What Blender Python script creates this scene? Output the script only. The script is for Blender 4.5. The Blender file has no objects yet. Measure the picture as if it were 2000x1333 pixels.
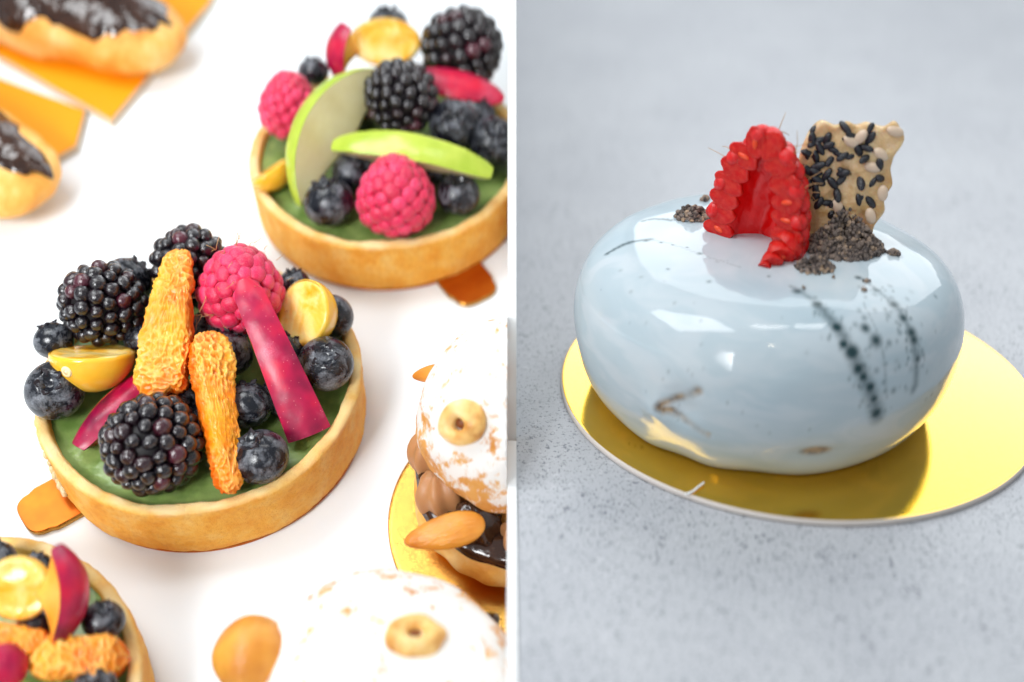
import bpy, bmesh, math, random
import numpy as np
from mathutils import Matrix, Vector, Quaternion

S = bpy.context.scene
COL = S.collection
S.unit_settings.system = 'METRIC'
S.unit_settings.scale_length = 0.01          # one unit is one centimetre
R = math.radians

# ------------------------------------------------------------------ camera
PITCH, FPX = R(28.5), 2500.0                 # FPX: focal length in photo pixels (2000 wide)
CAM = Vector((0, 0, 15.92))
RIGHT = Vector((1, 0, 0))
FWD = Vector((0, math.cos(PITCH), -math.sin(PITCH)))
UP = Vector((0, math.sin(PITCH), math.cos(PITCH)))
cd = bpy.data.cameras.new('camera'); cam = bpy.data.objects.new('camera', cd); COL.objects.link(cam)
cam.location = CAM; cam.rotation_euler = (R(90) - PITCH, 0, 0)
cd.sensor_width = 36; cd.lens = 36 * FPX / 2000
cd.clip_start = 1; cd.clip_end = 2000
cd.dof.use_dof = True; cd.dof.focus_distance = 29.7
cd.dof.aperture_ratio = 1.5
S.camera = cam
cd.dof.aperture_fstop = cd.lens * 1e-3 / 0.90   # an aperture 0.9 cm across
S.view_settings.view_transform = 'Standard'; S.view_settings.look = 'None'
S.view_settings.exposure = 0; S.view_settings.gamma = 1
S.render.film_transparent = False

# ------------------------------------------------------------------ light
W = bpy.data.worlds.new('World'); S.world = W; W.use_nodes = True
W.node_tree.nodes['Background'].inputs[0].default_value = (0.90, 0.96, 1.0, 1)
W.node_tree.nodes['Background'].inputs[1].default_value = 0.45

def area_lamp(name, loc, target, sx, sy, radiance, color, spread=180):
    d = bpy.data.lights.new(name, 'AREA'); d.shape = 'RECTANGLE'; d.size = sx; d.size_y = sy
    d.energy = radiance * math.pi * sx * sy; d.color = color; d.spread = R(spread)
    o = bpy.data.objects.new(name, d); COL.objects.link(o); o.location = loc
    o.rotation_euler = (Vector(target) - Vector(loc)).to_track_quat('-Z', 'Y').to_euler()
    return o
area_lamp('ceiling_lamp', (-30, 26, 62), (-6, 28, 0), 26, 40, 8.4, (0.96, 0.99, 1.0))
area_lamp('ceiling_panel', (8, 26, 66), (6, 28, 0), 7, 10, 9.0, (1.0, 0.98, 0.96))
area_lamp('ceiling_panel', (20, 26, 66), (6, 28, 0), 9, 10, 9.0, (1.0, 0.98, 0.96))
area_lamp('window_light', (40, 110, 66), (4, 30, 2), 110, 76, 2.75, (0.93, 0.97, 1.0))
area_lamp('left_fill_lamp', (-30, -16, 26), (-15, 26, 2), 26, 22, 1.5, (0.97, 0.99, 1.0), 38)  # unseen fill lamp, added to brighten tart fronts and soften shelf shadows
area_lamp('spot_lamp', (6, -2, 45), (6, 28, 0), 2.5, 1.5, 30, (1.0, 0.85, 0.65))

# ------------------------------------------------------------------ geometry of the two surfaces
TILT = R(21.2)                               # the white shelf is a sloping display board
NL = Vector((0, -math.sin(TILT), math.cos(TILT)))
AL = Vector((0, math.cos(TILT), math.sin(TILT)))
ML = Matrix(((1, 0, 0), (0, AL.y, NL.y), (0, AL.z, NL.z)))   # columns: x, along slope, normal

def ray(px, py):
    return RIGHT * ((px - 1000) / FPX) + UP * ((666.5 - py) / FPX) + FWD
def pt(px, py, z):
    return CAM + ray(px, py) * z
TART_H = 1.68
BASE1 = pt(390, 737, 31.0) - NL * TART_H     # centre of the front tart's foot
def onL(px, py, h):                          # point h above the shelf's card level, seen at that pixel
    d = ray(px, py); o = BASE1 + NL * h
    return CAM + d * ((o - CAM).dot(NL) / d.dot(NL))
def onR(px, py, h):
    d = ray(px, py)
    return CAM + d * ((h - CAM.z) / d.z)
def depth(p): return (p - CAM).dot(FWD)
def project(P):                              # numpy (n,3) -> pixels
    q = P - np.array(CAM)
    z = q @ np.array(FWD)
    return 1000 + FPX * (q @ np.array(RIGHT)) / z, 666.5 - FPX * (q @ np.array(UP)) / z, z

# ------------------------------------------------------------------ numpy noise
def _h(ix, iy, iz, s):
    n = (ix.astype(np.int64) * 374761393 + iy.astype(np.int64) * 668265263 + iz.astype(np.int64) * 2147483647 + s * 974634777) & 0xffffffff
    n = ((n ^ (n >> 13)) * 1274126177) & 0xffffffff
    n = ((n ^ (n >> 16)) * 2246822519) & 0xffffffff
    return ((n ^ (n >> 15)) & 0xffffff) / float(0xffffff)
def vnoise(P, f=1.0, s=0):
    P = P * f + 57.3; i = np.floor(P); t = P - i; t = t * t * (3 - 2 * t)
    i = i.astype(np.int64); out = 0
    for dx in (0, 1):
        for dy in (0, 1):
            for dz in (0, 1):
                w = (t[:, 0] if dx else 1 - t[:, 0]) * (t[:, 1] if dy else 1 - t[:, 1]) * (t[:, 2] if dz else 1 - t[:, 2])
                out = out + w * _h(i[:, 0] + dx, i[:, 1] + dy, i[:, 2] + dz, s)
    return out * 2 - 1
def fbm(P, f=1.0, s=0, o=3):
    return sum(vnoise(P, f * 2 ** k, s + k) / 2 ** k for k in range(o))
def worley(P, f=1.0, s=0):
    P = P * f + 91.7; c = np.floor(P).astype(np.int64)
    d1 = np.full(len(P), 9.0); d2 = np.full(len(P), 9.0)
    for dx in (-1, 0, 1):
        for dy in (-1, 0, 1):
            for dz in (-1, 0, 1):
                g = c + np.array((dx, dy, dz))
                q = np.stack([g[:, k] + _h(g[:, 0], g[:, 1], g[:, 2], s + 11 * k) for k in range(3)], 1)
                d = np.linalg.norm(P - q, axis=1)
                m = d < d1
                d2 = np.where(m, d1, np.minimum(d2, d)); d1 = np.where(m, d, d1)
    return d1, d2

# ------------------------------------------------------------------ materials
class T:
    def __init__(s, name):
        s.m = bpy.data.materials.new(name); s.m.use_nodes = True
        s.t = s.m.node_tree; s.b = s.t.nodes['Principled BSDF']
        s.tc = s.n('ShaderNodeTexCoord')
    def n(s, ty, **k):
        x = s.t.nodes.new(ty)
        for a, v in k.items(): setattr(x, a, v)
        return x
    def link(s, a, b): s.t.links.new(a, b)
    def put(s, inp, v):
        i = s.b.inputs[inp] if isinstance(inp, str) else inp
        if hasattr(v, 'node'): s.link(v, i)
        elif isinstance(v, (tuple, list)) and len(v) == 3 and i.type == 'RGBA': i.default_value = (*v, 1)
        else: i.default_value = v
    def noise(s, scale, detail=3, rough=0.55, seed=0.0, dist=0.0, stretch=None):
        x = s.n('ShaderNodeTexNoise'); x.inputs['Scale'].default_value = scale
        x.inputs['Detail'].default_value = detail; x.inputs['Roughness'].default_value = rough
        x.inputs['Distortion'].default_value = dist
        mp = s.n('ShaderNodeMapping'); mp.inputs['Location'].default_value = (seed, seed * 1.7, -seed)
        if stretch: mp.inputs['Scale'].default_value = stretch
        oi = s.n('ShaderNodeObjectInfo')
        ad = s.n('ShaderNodeVectorMath', operation='ADD')
        s.link(s.tc.outputs['Object'], ad.inputs[0])
        cm = s.n('ShaderNodeMath', operation='MULTIPLY'); cm.inputs[1].default_value = 37.0
        s.link(oi.outputs['Random'], cm.inputs[0]); s.link(cm.outputs[0], ad.inputs[1])
        s.link(ad.outputs[0], mp.inputs[0]); s.link(mp.outputs[0], x.inputs['Vector'])
        return x.outputs['Fac']
    def voro(s, scale, feature='F1', out='Distance', rnd=1.0):
        x = s.n('ShaderNodeTexVoronoi'); x.feature = feature; x.inputs['Scale'].default_value = scale
        x.inputs['Randomness'].default_value = rnd
        s.link(s.tc.outputs['Object'], x.inputs['Vector']); return x.outputs[out]
    def ramp(s, fac, stops, ease='LINEAR'):
        x = s.n('ShaderNodeValToRGB'); x.color_ramp.interpolation = ease
        e = x.color_ramp.elements
        while len(e) < len(stops): e.new(0.5)
        for q, (p, c) in zip(e, stops):
            q.position = p; q.color = (*c, 1) if isinstance(c, tuple) else (c, c, c, 1)
        s.link(fac, x.inputs[0]); return x.outputs[0]
    def mix(s, fac, a, b):
        x = s.n('ShaderNodeMix'); x.data_type = 'RGBA'
        for i, v in ((0, fac), (6, a), (7, b)):
            if hasattr(v, 'node'): s.link(v, x.inputs[i])
            else: x.inputs[i].default_value = (*v, 1) if isinstance(v, tuple) else v
        return x.outputs[2]
    def math(s, op, a, b=0.0):
        x = s.n('ShaderNodeMath', operation=op); x.use_clamp = False
        for i, v in enumerate((a, b)):
            if hasattr(v, 'node'): s.link(v, x.inputs[i])
            else: x.inputs[i].default_value = v
        return x.outputs[0]
    def attr(s, name): 
        x = s.n('ShaderNodeAttribute'); x.attribute_name = name; return x.outputs['Fac']
    def bump(s, h, strength=0.5, dist=0.05):
        x = s.n('ShaderNodeBump'); x.inputs['Strength'].default_value = strength; x.inputs['Distance'].default_value = dist
        s.link(h, x.inputs['Height']); s.link(x.outputs[0], s.b.inputs['Normal']); return x
    def sss(s, w, radius, scale=0.1):
        s.b.inputs['Subsurface Weight'].default_value = w
        s.b.inputs['Subsurface Radius'].default_value = radius; s.b.inputs['Subsurface Scale'].default_value = scale

M = {}
def build_materials():
    # surfaces
    t = T('white_shelf'); t.put('Base Color', t.ramp(t.noise(0.25, 2), [(0.3, (0.815, 0.86, 0.895)), (0.7, (0.835, 0.88, 0.915))]))
    t.put('Roughness', 0.45); M['shelf'] = t.m
    t = T('white_card'); t.put('Base Color', (0.86, 0.86, 0.86)); t.put('Roughness', 0.6)
    M['divider'] = t.m
    t = T('grey_quartz')
    spk = t.ramp(t.noise(6.5, 4, 0.75, 1.0), [(0.36, 1.0), (0.43, 0.0)])
    spk2 = t.ramp(t.noise(14.0, 2, 0.6, 5.0), [(0.34, 1.0), (0.41, 0.0)])
    den = t.ramp(t.noise(0.6, 2, 0.5, 3.0), [(0.35, 0.35), (0.65, 1.0)])
    base = t.ramp(t.noise(0.35, 3, 0.6, 2.0), [(0.3, (0.415, 0.43, 0.465)), (0.7, (0.475, 0.49, 0.52))])
    c = t.mix(t.math('MULTIPLY', spk, t.math('MULTIPLY', den, 0.95)), base, (0.09, 0.10, 0.13))
    c = t.mix(t.math('MULTIPLY', spk2, 0.8), c, (0.10, 0.11, 0.14))
    wl = t.ramp(t.noise(6.0, 2, 0.5, 9.0), [(0.62, 0.0), (0.75, 0.5)])
    c = t.mix(wl, c, (0.62, 0.63, 0.66))
    t.put('Base Color', c); t.put('Roughness', 0.38); t.put('Specular IOR Level', 0.4); M['quartz'] = t.m
    # pastry
    t = T('tart_crust')
    n1 = t.noise(1.6, 4, 0.6, 1.0); n2 = t.noise(9, 4, 0.7, 4.0)
    c = t.ramp(n1, [(0.34, (0.90, 0.36, 0.02)), (0.50, (0.96, 0.48, 0.06)), (0.70, (0.97, 0.60, 0.16))])
    c = t.mix(t.ramp(n2, [(0.36, 0.38), (0.52, 0.0)]), c, (0.74, 0.26, 0.02))
    c = t.mix(t.attr('pale'), c, (0.95, 0.72, 0.36))
    t.put('Base Color', c); t.put('Roughness', 0.62); t.sss(0.15, (1, 0.5, 0.2), 0.12)
    pore = t.ramp(t.voro(9.0), [(0.05, 0.0), (0.16, 1.0)])
    hh = t.math('ADD', t.math('ADD', t.noise(12, 5, 0.75, 2.0), t.math('MULTIPLY', t.noise(40, 3, 0.6), 0.6)), t.math('MULTIPLY', pore, 0.35))
    t.bump(hh, 0.8, 0.06); M['crust'] = t.m
    t = T('green_custard')
    t.put('Base Color', t.ramp(t.noise(1.3, 3), [(0.35, (0.11, 0.19, 0.04)), (0.65, (0.27, 0.37, 0.11))]))
    t.put('Roughness', 0.28); t.sss(0.25, (0.6, 1, 0.3), 0.1); t.bump(t.noise(3, 3), 0.35, 0.08); M['custard'] = t.m
    t = T('clear_glaze'); t.put('Base Color', (0.95, 0.85, 0.55)); t.put('Roughness', 0.08)
    t.put('Transmission Weight', 0.45); t.put('IOR', 1.35); M['drip'] = t.m
    # metal card
    def gold(name, col, rough, brush=0.0, aniso=None):
        t = T(name); t.put('Base Color', col); t.put('Metallic', 1.0)
        t.put('Roughness', t.ramp(t.noise(1.2, 3, 0.6), [(0.3, rough * 0.7), (0.7, rough * 1.3)]))
        if name == 'gold_card': t.put('Coat Weight', 1.0); t.put('Coat Roughness', 0.05); t.put('Coat IOR', 1.5)
        if brush: t.bump(t.noise(3.0, 4, 0.7, 1.0, 0.0, (1.5, 14, 1)), brush, 0.02)
        return t.m
    M['gold'] = gold('gold_card', (0.92, 0.54, 0.02), 0.035, 0.08)
    M['gold_foil'] = gold('gold_foil', (0.80, 0.46, 0.10), 0.14, 0.5)
    t = T('amber_card'); t.put('Base Color', t.ramp(t.noise(0.8, 3), [(0.3, (0.40, 0.08, 0.005)), (0.7, (0.62, 0.17, 0.010))])); t.put('Metallic', 0.75); t.put('Roughness', 0.3); M['copper'] = t.m
    M['tab_edge'] = gold('gold_edge', (0.45, 0.24, 0.05), 0.3, 0.3)
    t = T('orange_card'); t.put('Base Color', (0.92, 0.36, 0.005)); t.put('Metallic', 0.15); t.put('Roughness', 0.4); M['orange_card'] = t.m
    t = T('card_edge'); t.put('Base Color', (0.62, 0.50, 0.36)); t.put('Roughness', 0.8); M['card_edge'] = t.m
    t = T('pale_card_edge'); t.put('Base Color', (0.66, 0.60, 0.56)); t.put('Roughness', 0.6); M['pale_edge'] = t.m
    # berries
    t = T('blackberry_skin'); oi = t.n('ShaderNodeObjectInfo')
    c = t.ramp(oi.outputs['Random'], [(0.0, (0.006, 0.004, 0.007)), (0.80, (0.010, 0.005, 0.008)), (0.96, (0.03, 0.006, 0.011)), (1.0, (0.09, 0.010, 0.025))])
    t.put('Base Color', c); t.put('Roughness', 0.16); t.put('Specular IOR Level', 0.7); t.put('Coat Weight', 0.5); t.put('Coat Roughness', 0.1)
    t.bump(t.noise(5, 2), 0.25, 0.1); M['black'] = t.m
    t = T('blackberry_core'); t.put('Base Color', (0.004, 0.002, 0.003)); t.put('Roughness', 0.6); M['black_core'] = t.m
    t = T('raspberry_skin'); oi = t.n('ShaderNodeObjectInfo')
    c = t.ramp(oi.outputs['Random'], [(0.0, (0.62, 0.005, 0.06)), (0.6, (0.76, 0.014, 0.10)), (1.0, (0.82, 0.035, 0.14))])
    c = t.mix(t.ramp(t.noise(7, 3), [(0.48, 0.0), (0.7, 0.40)]), c, (0.92, 0.25, 0.34))
    t.put('Base Color', c); t.put('Roughness', 0.30); t.sss(0.35, (1, 0.10, 0.15), 0.15)
    t.put('Sheen Weight', 0.30); t.put('Sheen Roughness', 0.4); t.put('Sheen Tint', (1.0, 0.72, 0.78))
    t.bump(t.noise(16, 3), 0.3, 0.03); M['rasp'] = t.m
    t = T('raspberry_core'); t.put('Base Color', (0.45, 0.006, 0.05)); t.put('Roughness', 0.5); M['rasp_core'] = t.m
    t = T('berry_hair'); t.put('Base Color', (0.55, 0.30, 0.12)); t.put('Roughness', 0.5); M['hair'] = t.m
    t = T('blueberry_skin')
    bl = t.ramp(t.noise(1.6, 5, 0.7, 2.0, 0.5), [(0.47, 0.0), (0.66, 1.0)])
    fine = t.ramp(t.noise(14, 4, 0.7, 6.0), [(0.35, 0.3), (0.65, 1.0)])
    c = t.mix(t.math('MULTIPLY', bl, t.math('MULTIPLY', fine, 0.70)), (0.006, 0.007, 0.012), (0.36, 0.38, 0.43))
    t.put('Base Color', c); t.put('Roughness', t.ramp(bl, [(0.0, 0.22), (1.0, 0.55)])); t.put('Specular IOR Level', 0.55)
    t.bump(t.noise(8, 3), 0.12, 0.05); M['blue'] = t.m
    t = T('blueberry_crown'); t.put('Base Color', (0.022, 0.016, 0.022)); t.put('Roughness', 0.7); M['blue_crown'] = t.m
    # cut fruit
    t = T('mandarin_flesh')
    th = t.attr('vein'); low = t.noise(0.9, 2, 0.5, 3.0)
    c = t.ramp(low, [(0.34, (0.98, 0.16, 0.001)), (0.5, (1.0, 0.28, 0.002)), (0.70, (1.0, 0.40, 0.010))])
    c = t.mix(t.attr('edge'), c, (0.95, 0.13, 0.001))
    c = t.mix(t.math('MULTIPLY', th, 0.62), c, (1.0, 0.64, 0.16))
    t.put('Base Color', c); t.put('Roughness', 0.16); t.sss(0.3, (1, 0.4, 0.1), 0.15)
    t.bump(t.noise(22, 3, 0.6), 0.3, 0.04); M['mandarin'] = t.m
    t = T('plum_skin')
    dots = t.ramp(t.voro(8.5), [(0.06, 1.0), (0.12, 0.0)])
    c = t.ramp(t.noise(0.7, 3, 0.6, 2.0), [(0.32, (0.17, 0.003, 0.035)), (0.48, (0.42, 0.004, 0.055)), (0.66, (0.72, 0.006, 0.045))])
    c = t.mix(t.math('MULTIPLY', dots, 0.55), c, (0.88, 0.30, 0.34))
    bl = t.ramp(t.noise(1.1, 3, 0.6, 8.0), [(0.56, 0.0), (0.78, 0.5)])
    c = t.mix(t.math('MULTIPLY', bl, t.ramp(t.noise(26, 3, 0.7), [(0.35, 0.2), (0.65, 1.0)])), c, (0.85, 0.25, 0.38))
    t.put('Base Color', c); t.put('Roughness', 0.34); t.sss(0.1, (1, 0.1, 0.15), 0.1); t.bump(t.noise(18, 3), 0.1, 0.03); M['plum_skin'] = t.m
    t = T('plum_flesh'); t.put('Base Color', t.ramp(t.noise(1.2, 3), [(0.3, (0.92, 0.30, 0.02)), (0.7, (0.95, 0.52, 0.10))]))
    t.put('Roughness', 0.3); t.sss(0.3, (1, 0.5, 0.15), 0.2); t.bump(t.noise(8, 3), 0.2, 0.05); M['plum_flesh'] = t.m
    t = T('plum_flesh_red'); t.put('Base Color', t.ramp(t.noise(1.2, 3), [(0.3, (0.55, 0.02, 0.03)), (0.7, (0.80, 0.14, 0.03))]))
    t.put('Roughness', 0.3); M['plum_flesh_red'] = t.m
    t = T('apple_skin'); dots = t.ramp(t.voro(5.0), [(0.04, 1.0), (0.09, 0.0)])
    c = t.ramp(t.noise(0.8, 3), [(0.3, (0.36, 0.50, 0.035)), (0.7, (0.58, 0.68, 0.10))])
    t.put('Base Color', t.mix(t.math('MULTIPLY', dots, 0.5), c, (0.80, 0.85, 0.42))); t.put('Roughness', 0.25); M['apple_skin'] = t.m
    t = T('apple_flesh'); t.put('Base Color', t.ramp(t.noise(1.0, 3), [(0.3, (0.70, 0.62, 0.30)), (0.7, (0.82, 0.76, 0.45))]))
    t.put('Roughness', 0.35); t.sss(0.3, (1, 0.8, 0.4), 0.2); t.bump(t.noise(14, 3), 0.2, 0.03); M['apple_flesh'] = t.m
    t = T('golden_berry_skin'); t.put('Base Color', t.ramp(t.noise(0.9, 2), [(0.3, (1.0, 0.46, 0.015)), (0.7, (1.0, 0.60, 0.08))]))
    t.put('Roughness', 0.16); t.sss(0.45, (1, 0.6, 0.2), 0.3); t.put('Coat Weight', 0.3); M['gold_skin'] = t.m
    t = T('golden_berry_flesh')
    c = t.ramp(t.noise(1.3, 3, 0.55, 2.0, 0.6), [(0.36, (0.95, 0.40, 0.01)), (0.48, (0.96, 0.56, 0.09)), (0.62, (0.97, 0.72, 0.28))])
    t.put('Base Color', c); t.put('Roughness', 0.2); t.sss(0.4, (1, 0.6, 0.2), 0.25); t.bump(t.noise(2.5, 3, 0.6, 2.0, 0.8), 0.3, 0.08); M['gold_flesh'] = t.m
    t = T('pale_scar'); t.put('Base Color', (0.90, 0.74, 0.42)); t.put('Roughness', 0.4); M['scar'] = t.m
    # eclairs and choux
    t = T('chocolate'); t.put('Base Color', t.ramp(t.noise(1.5, 3), [(0.3, (0.020, 0.008, 0.005)), (0.7, (0.060, 0.024, 0.013))]))
    t.put('Roughness', 0.14); t.put('Specular IOR Level', 0.7); t.bump(t.noise(1.5, 2, 0.5), 0.5, 0.3); M['choc'] = t.m
    t = T('choux'); n1 = t.noise(1.0, 4, 0.6)
    t.put('Base Color', t.ramp(n1, [(0.3, (0.74, 0.25, 0.02)), (0.5, (0.88, 0.43, 0.08)), (0.7, (0.92, 0.62, 0.24))]))
    t.put('Roughness', 0.55); t.sss(0.1, (1, 0.5, 0.2), 0.1); t.bump(t.noise(7, 4), 0.4, 0.08); M['choux'] = t.m
    t = T('sugared_choux')
    sug = t.math('MULTIPLY', t.attr('sugar'), 1.0)
    nn = t.noise(2.4, 5, 0.72, 3.0, 0.4)
    fac = t.ramp(t.math('ADD', t.math('MULTIPLY', sug, 0.40), nn), [(0.74, 0.0), (0.84, 1.0)])
    c = t.ramp(t.noise(1.3, 4), [(0.3, (0.66, 0.24, 0.035)), (0.7, (0.90, 0.52, 0.16))])
    t.put('Base Color', t.mix(fac, c, (0.93, 0.90, 0.87))); t.put('Roughness', 0.75)
    t.bump(t.math('ADD', nn, t.math('MULTIPLY', t.noise(26, 3), 0.3)), 0.6, 0.07); M['sugar'] = t.m
    t = T('praline_cream'); t.put('Base Color', (0.50, 0.24, 0.10)); t.put('Roughness', 0.4); t.sss(0.2, (1, 0.6, 0.3), 0.15); M['cream'] = t.m
    t = T('white_cream'); t.put('Base Color', (0.93, 0.91, 0.88)); t.put('Roughness', 0.5); M['white_cream'] = t.m
    t = T('hazelnut'); t.put('Base Color', t.ramp(t.noise(1.6, 3), [(0.32, (0.62, 0.24, 0.04)), (0.48, (0.92, 0.56, 0.18)), (0.7, (0.95, 0.74, 0.38))])); t.put('Roughness', 0.4); t.sss(0.2, (1, .6, .3), 0.1); M['nut'] = t.m
    t = T('caramel'); t.put('Base Color', t.ramp(t.noise(1.2, 2), [(0.3, (0.62, 0.20, 0.02)), (0.7, (0.86, 0.40, 0.06))])); t.put('Roughness', 0.25); t.sss(0.25, (1, 0.5, 0.15), 0.2); t.bump(t.noise(3, 4, 0.6, 1.0, 0.3, (1, 4, 4)), 0.45, 0.08); M['caramel'] = t.m
    t = T('nut_hollow'); t.put('Base Color', (0.22, 0.06, 0.012)); t.put('Roughness', 0.5); M['hollow'] = t.m
    # cake
    t = T('mirror_glaze')
    base = t.ramp(t.noise(0.35, 2, 0.5, 4.0, 0.6, (1, 1, 2.5)), [(0.3, (0.43, 0.53, 0.59)), (0.7, (0.52, 0.60, 0.645))])
    swirl = t.ramp(t.noise(0.5, 3, 0.5, 1.0, 1.4, (1, 1, 3)), [(0.45, 0.0), (0.6, 0.25)])
    c = t.mix(swirl, base, (0.72, 0.73, 0.76))
    spk = t.ramp(t.voro(1.6), [(0.02, 0.3), (0.05, 0.0)])
    c = t.mix(spk, c, (0.10, 0.16, 0.26))
    c = t.mix(t.attr('fleck'), c, (0.008, 0.040, 0.048))
    c = t.mix(t.attr('tear'), c, t.ramp(t.noise(5, 4, 0.7), [(0.35, (0.06, 0.03, 0.015)), (0.6, (0.42, 0.28, 0.15))]))
    t.put('Base Color', c); t.put('Roughness', t.math('ADD', t.math('MULTIPLY', t.attr('tear'), 0.5), 0.06)); t.put('Specular IOR Level', 0.5); t.put('IOR', 1.40); t.sss(0.2, (0.8, 0.9, 1), 0.25)
    t.bump(t.noise(0.9, 2), 0.05, 0.2); M['glaze'] = t.m
    t = T('dark_biscuit'); t.put('Base Color', t.ramp(t.noise(9, 4), [(0.3, (0.02, 0.01, 0.006)), (0.7, (0.16, 0.08, 0.04))])); t.put('Roughness', 0.8); t.bump(t.noise(12, 3), 0.8, 0.1); M['biscuit'] = t.m
    t = T('crumb'); g = t.n('ShaderNodeNewGeometry')
    c = t.ramp(g.outputs['Random Per Island'], [(0.0, (0.025, 0.020, 0.022)), (0.45, (0.075, 0.055, 0.050)), (0.8, (0.22, 0.165, 0.135)), (1.0, (0.42, 0.28, 0.17))])
    t.put('Base Color', t.mix(t.ramp(t.noise(16, 3), [(0.4, 0.0), (0.7, 0.6)]), c, (0.30, 0.24, 0.20))); t.put('Roughness', 0.75); M['crumb'] = t.m
    t = T('red_pulp'); t.put('Base Color', t.ramp(t.noise(1.8, 3), [(0.3, (0.66, 0.002, 0.003)), (0.7, (0.86, 0.006, 0.006))]))
    t.put('Roughness', 0.12); t.sss(0.45, (1, 0.03, 0.02), 0.4); t.put('Coat Weight', 0.2); t.put('Coat Roughness', 0.06)
    t.bump(t.noise(5, 4), 0.35, 0.08); M['pulp'] = t.m
    t = T('red_pulp_cut'); t.put('Base Color', t.ramp(t.noise(2.5, 3), [(0.38, (0.80, 0.003, 0.004)), (0.74, (0.92, 0.05, 0.03))]))
    t.put('Roughness', 0.10); t.put('Transmission Weight', 0.30); t.put('IOR', 1.37); t.sss(0.4, (1, 0.03, 0.02), 0.3); t.put('Coat Weight', 0.15); t.bump(t.noise(8, 4), 0.4, 0.05); M['pulp_cut'] = t.m
    t = T('berry_seed'); t.put('Base Color', (0.85, 0.07, 0.015)); t.put('Roughness', 0.2); t.sss(0.4, (1, 0.4, 0.15), 0.1); M['seed'] = t.m
    t = T('caramel_crisp'); t.put('Base Color', t.ramp(t.noise(1.6, 4, 0.65), [(0.3, (0.60, 0.36, 0.14)), (0.55, (0.76, 0.53, 0.28)), (0.75, (0.88, 0.72, 0.50))]))
    t.put('Roughness', 0.22); t.sss(0.5, (1, 0.6, 0.3), 0.25); t.bump(t.noise(5, 4, 0.65), 0.6, 0.12); M['crisp'] = t.m
    t = T('black_sesame'); t.put('Base Color', (0.012, 0.014, 0.022)); t.put('Roughness', 0.2); t.put('Specular IOR Level', 0.7); t.bump(t.noise(7, 3), 0.4, 0.06); M['sesame'] = t.m
    t = T('white_sesame'); t.put('Base Color', (0.78, 0.60, 0.45)); t.put('Roughness', 0.3); t.sss(0.2, (1, .7, .5), 0.1); M['white_sesame'] = t.m
    t = T('white_fibre'); t.put('Base Color', (0.85, 0.85, 0.85)); t.put('Roughness', 0.6); M['fibre'] = t.m
build_materials()

# ------------------------------------------------------------------ object helpers
LEFT_MESHES = []
def data(name, V, F, mat, smooth=True, attrs=None):
    me = bpy.data.meshes.new(name)
    me.from_pydata(np.asarray(V, float).tolist(), [], F if isinstance(F, list) else F.tolist())
    if smooth: me.polygons.foreach_set('use_smooth', np.ones(len(me.polygons), bool))
    for k, a in (attrs or {}).items():
        at = me.attributes.new(k, 'FLOAT', 'POINT'); at.data.foreach_set('value', np.asarray(a, np.float32))
    me.materials.append(M[mat] if isinstance(mat, str) else mat); me.update()
    return me
def part(name, me, parent, mx=None, label=None, kind=None):
    o = bpy.data.objects.new(name, me); COL.objects.link(o); o.parent = parent
    if mx is not None: o.matrix_basis = mx
    if label: o['label'] = label
    if kind: o['kind'] = kind
    return o
def thing(name, label, cat, mx=None, group=None, me=None):
    o = bpy.data.objects.new(name, me); COL.objects.link(o)
    if me is None: o.empty_display_size = 0.3
    if mx is not None: o.matrix_basis = mx
    o['label'] = label; o['category'] = cat
    if group: o['group'] = group
    return o
def structure(name, me, mx=None):
    o = bpy.data.objects.new(name, me); COL.objects.link(o); o['kind'] = 'structure'
    if mx is not None: o.matrix_basis = mx
    return o
def frame(loc, zdir, xdir=None):
    z = Vector(zdir).normalized()
    x = Vector(xdir) if xdir is not None else (Vector((1, 0, 0)) if abs(z.x) < 0.9 else Vector((0, 1, 0)))
    x = (x - z * x.dot(z)).normalized(); y = z.cross(x)
    return Matrix(((x.x, y.x, z.x, loc[0]), (x.y, y.y, z.y, loc[1]), (x.z, y.z, z.z, loc[2]), (0, 0, 0, 1)))
def SL(v): return ML @ Vector(v)             # direction in shelf coordinates -> world
def TR(loc=(0, 0, 0), sc=(1, 1, 1)): return Matrix.Translation(loc) @ Matrix.Diagonal((*sc, 1))

def quads(nu, nv, wrap=True):                # rows nv, columns nu
    j, i = np.meshgrid(np.arange(nv - 1), np.arange(nu if wrap else nu - 1), indexing='ij')
    i2 = (i + 1) % nu
    return np.stack([j * nu + i, j * nu + i2, (j + 1) * nu + i2, (j + 1) * nu + i], -1).reshape(-1, 4)
def lathe(prof, n):
    pr = np.asarray(prof, float); a = np.linspace(0, 2 * np.pi, n, endpoint=False)
    V = np.stack([np.outer(pr[:, 0], np.cos(a)), np.outer(pr[:, 0], np.sin(a)), np.repeat(pr[:, 1:2], n, 1)], -1).reshape(-1, 3)
    return V, quads(n, len(pr))
def spline(P, n):
    P = np.asarray(P, float); m = len(P) - 1; out = []
    for k in range(n):
        u = k / (n - 1) * m; i = min(int(u), m - 1); t = u - i
        p0, p1, p2, p3 = P[max(i - 1, 0)], P[i], P[i + 1], P[min(i + 2, m)]
        out.append(0.5 * (2 * p1 + (p2 - p0) * t + (2 * p0 - 5 * p1 + 4 * p2 - p3) * t * t + (3 * p1 - p0 - 3 * p2 + p3) * t ** 3))
    return np.array(out)
_ICO = {}
def ico(sub):
    if sub not in _ICO:
        bm = bmesh.new(); bmesh.ops.create_icosphere(bm, subdivisions=sub, radius=1)
        _ICO[sub] = (np.array([v.co[:] for v in bm.verts]), [[v.index for v in f.verts] for f in bm.faces]); bm.free()
    V, F = _ICO[sub]; return V.copy(), F
def sphere(nu, nv):
    th = np.linspace(0.001, np.pi - 0.001, nv)
    return lathe(np.stack([np.sin(th), np.cos(th)], 1), nu)
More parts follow.
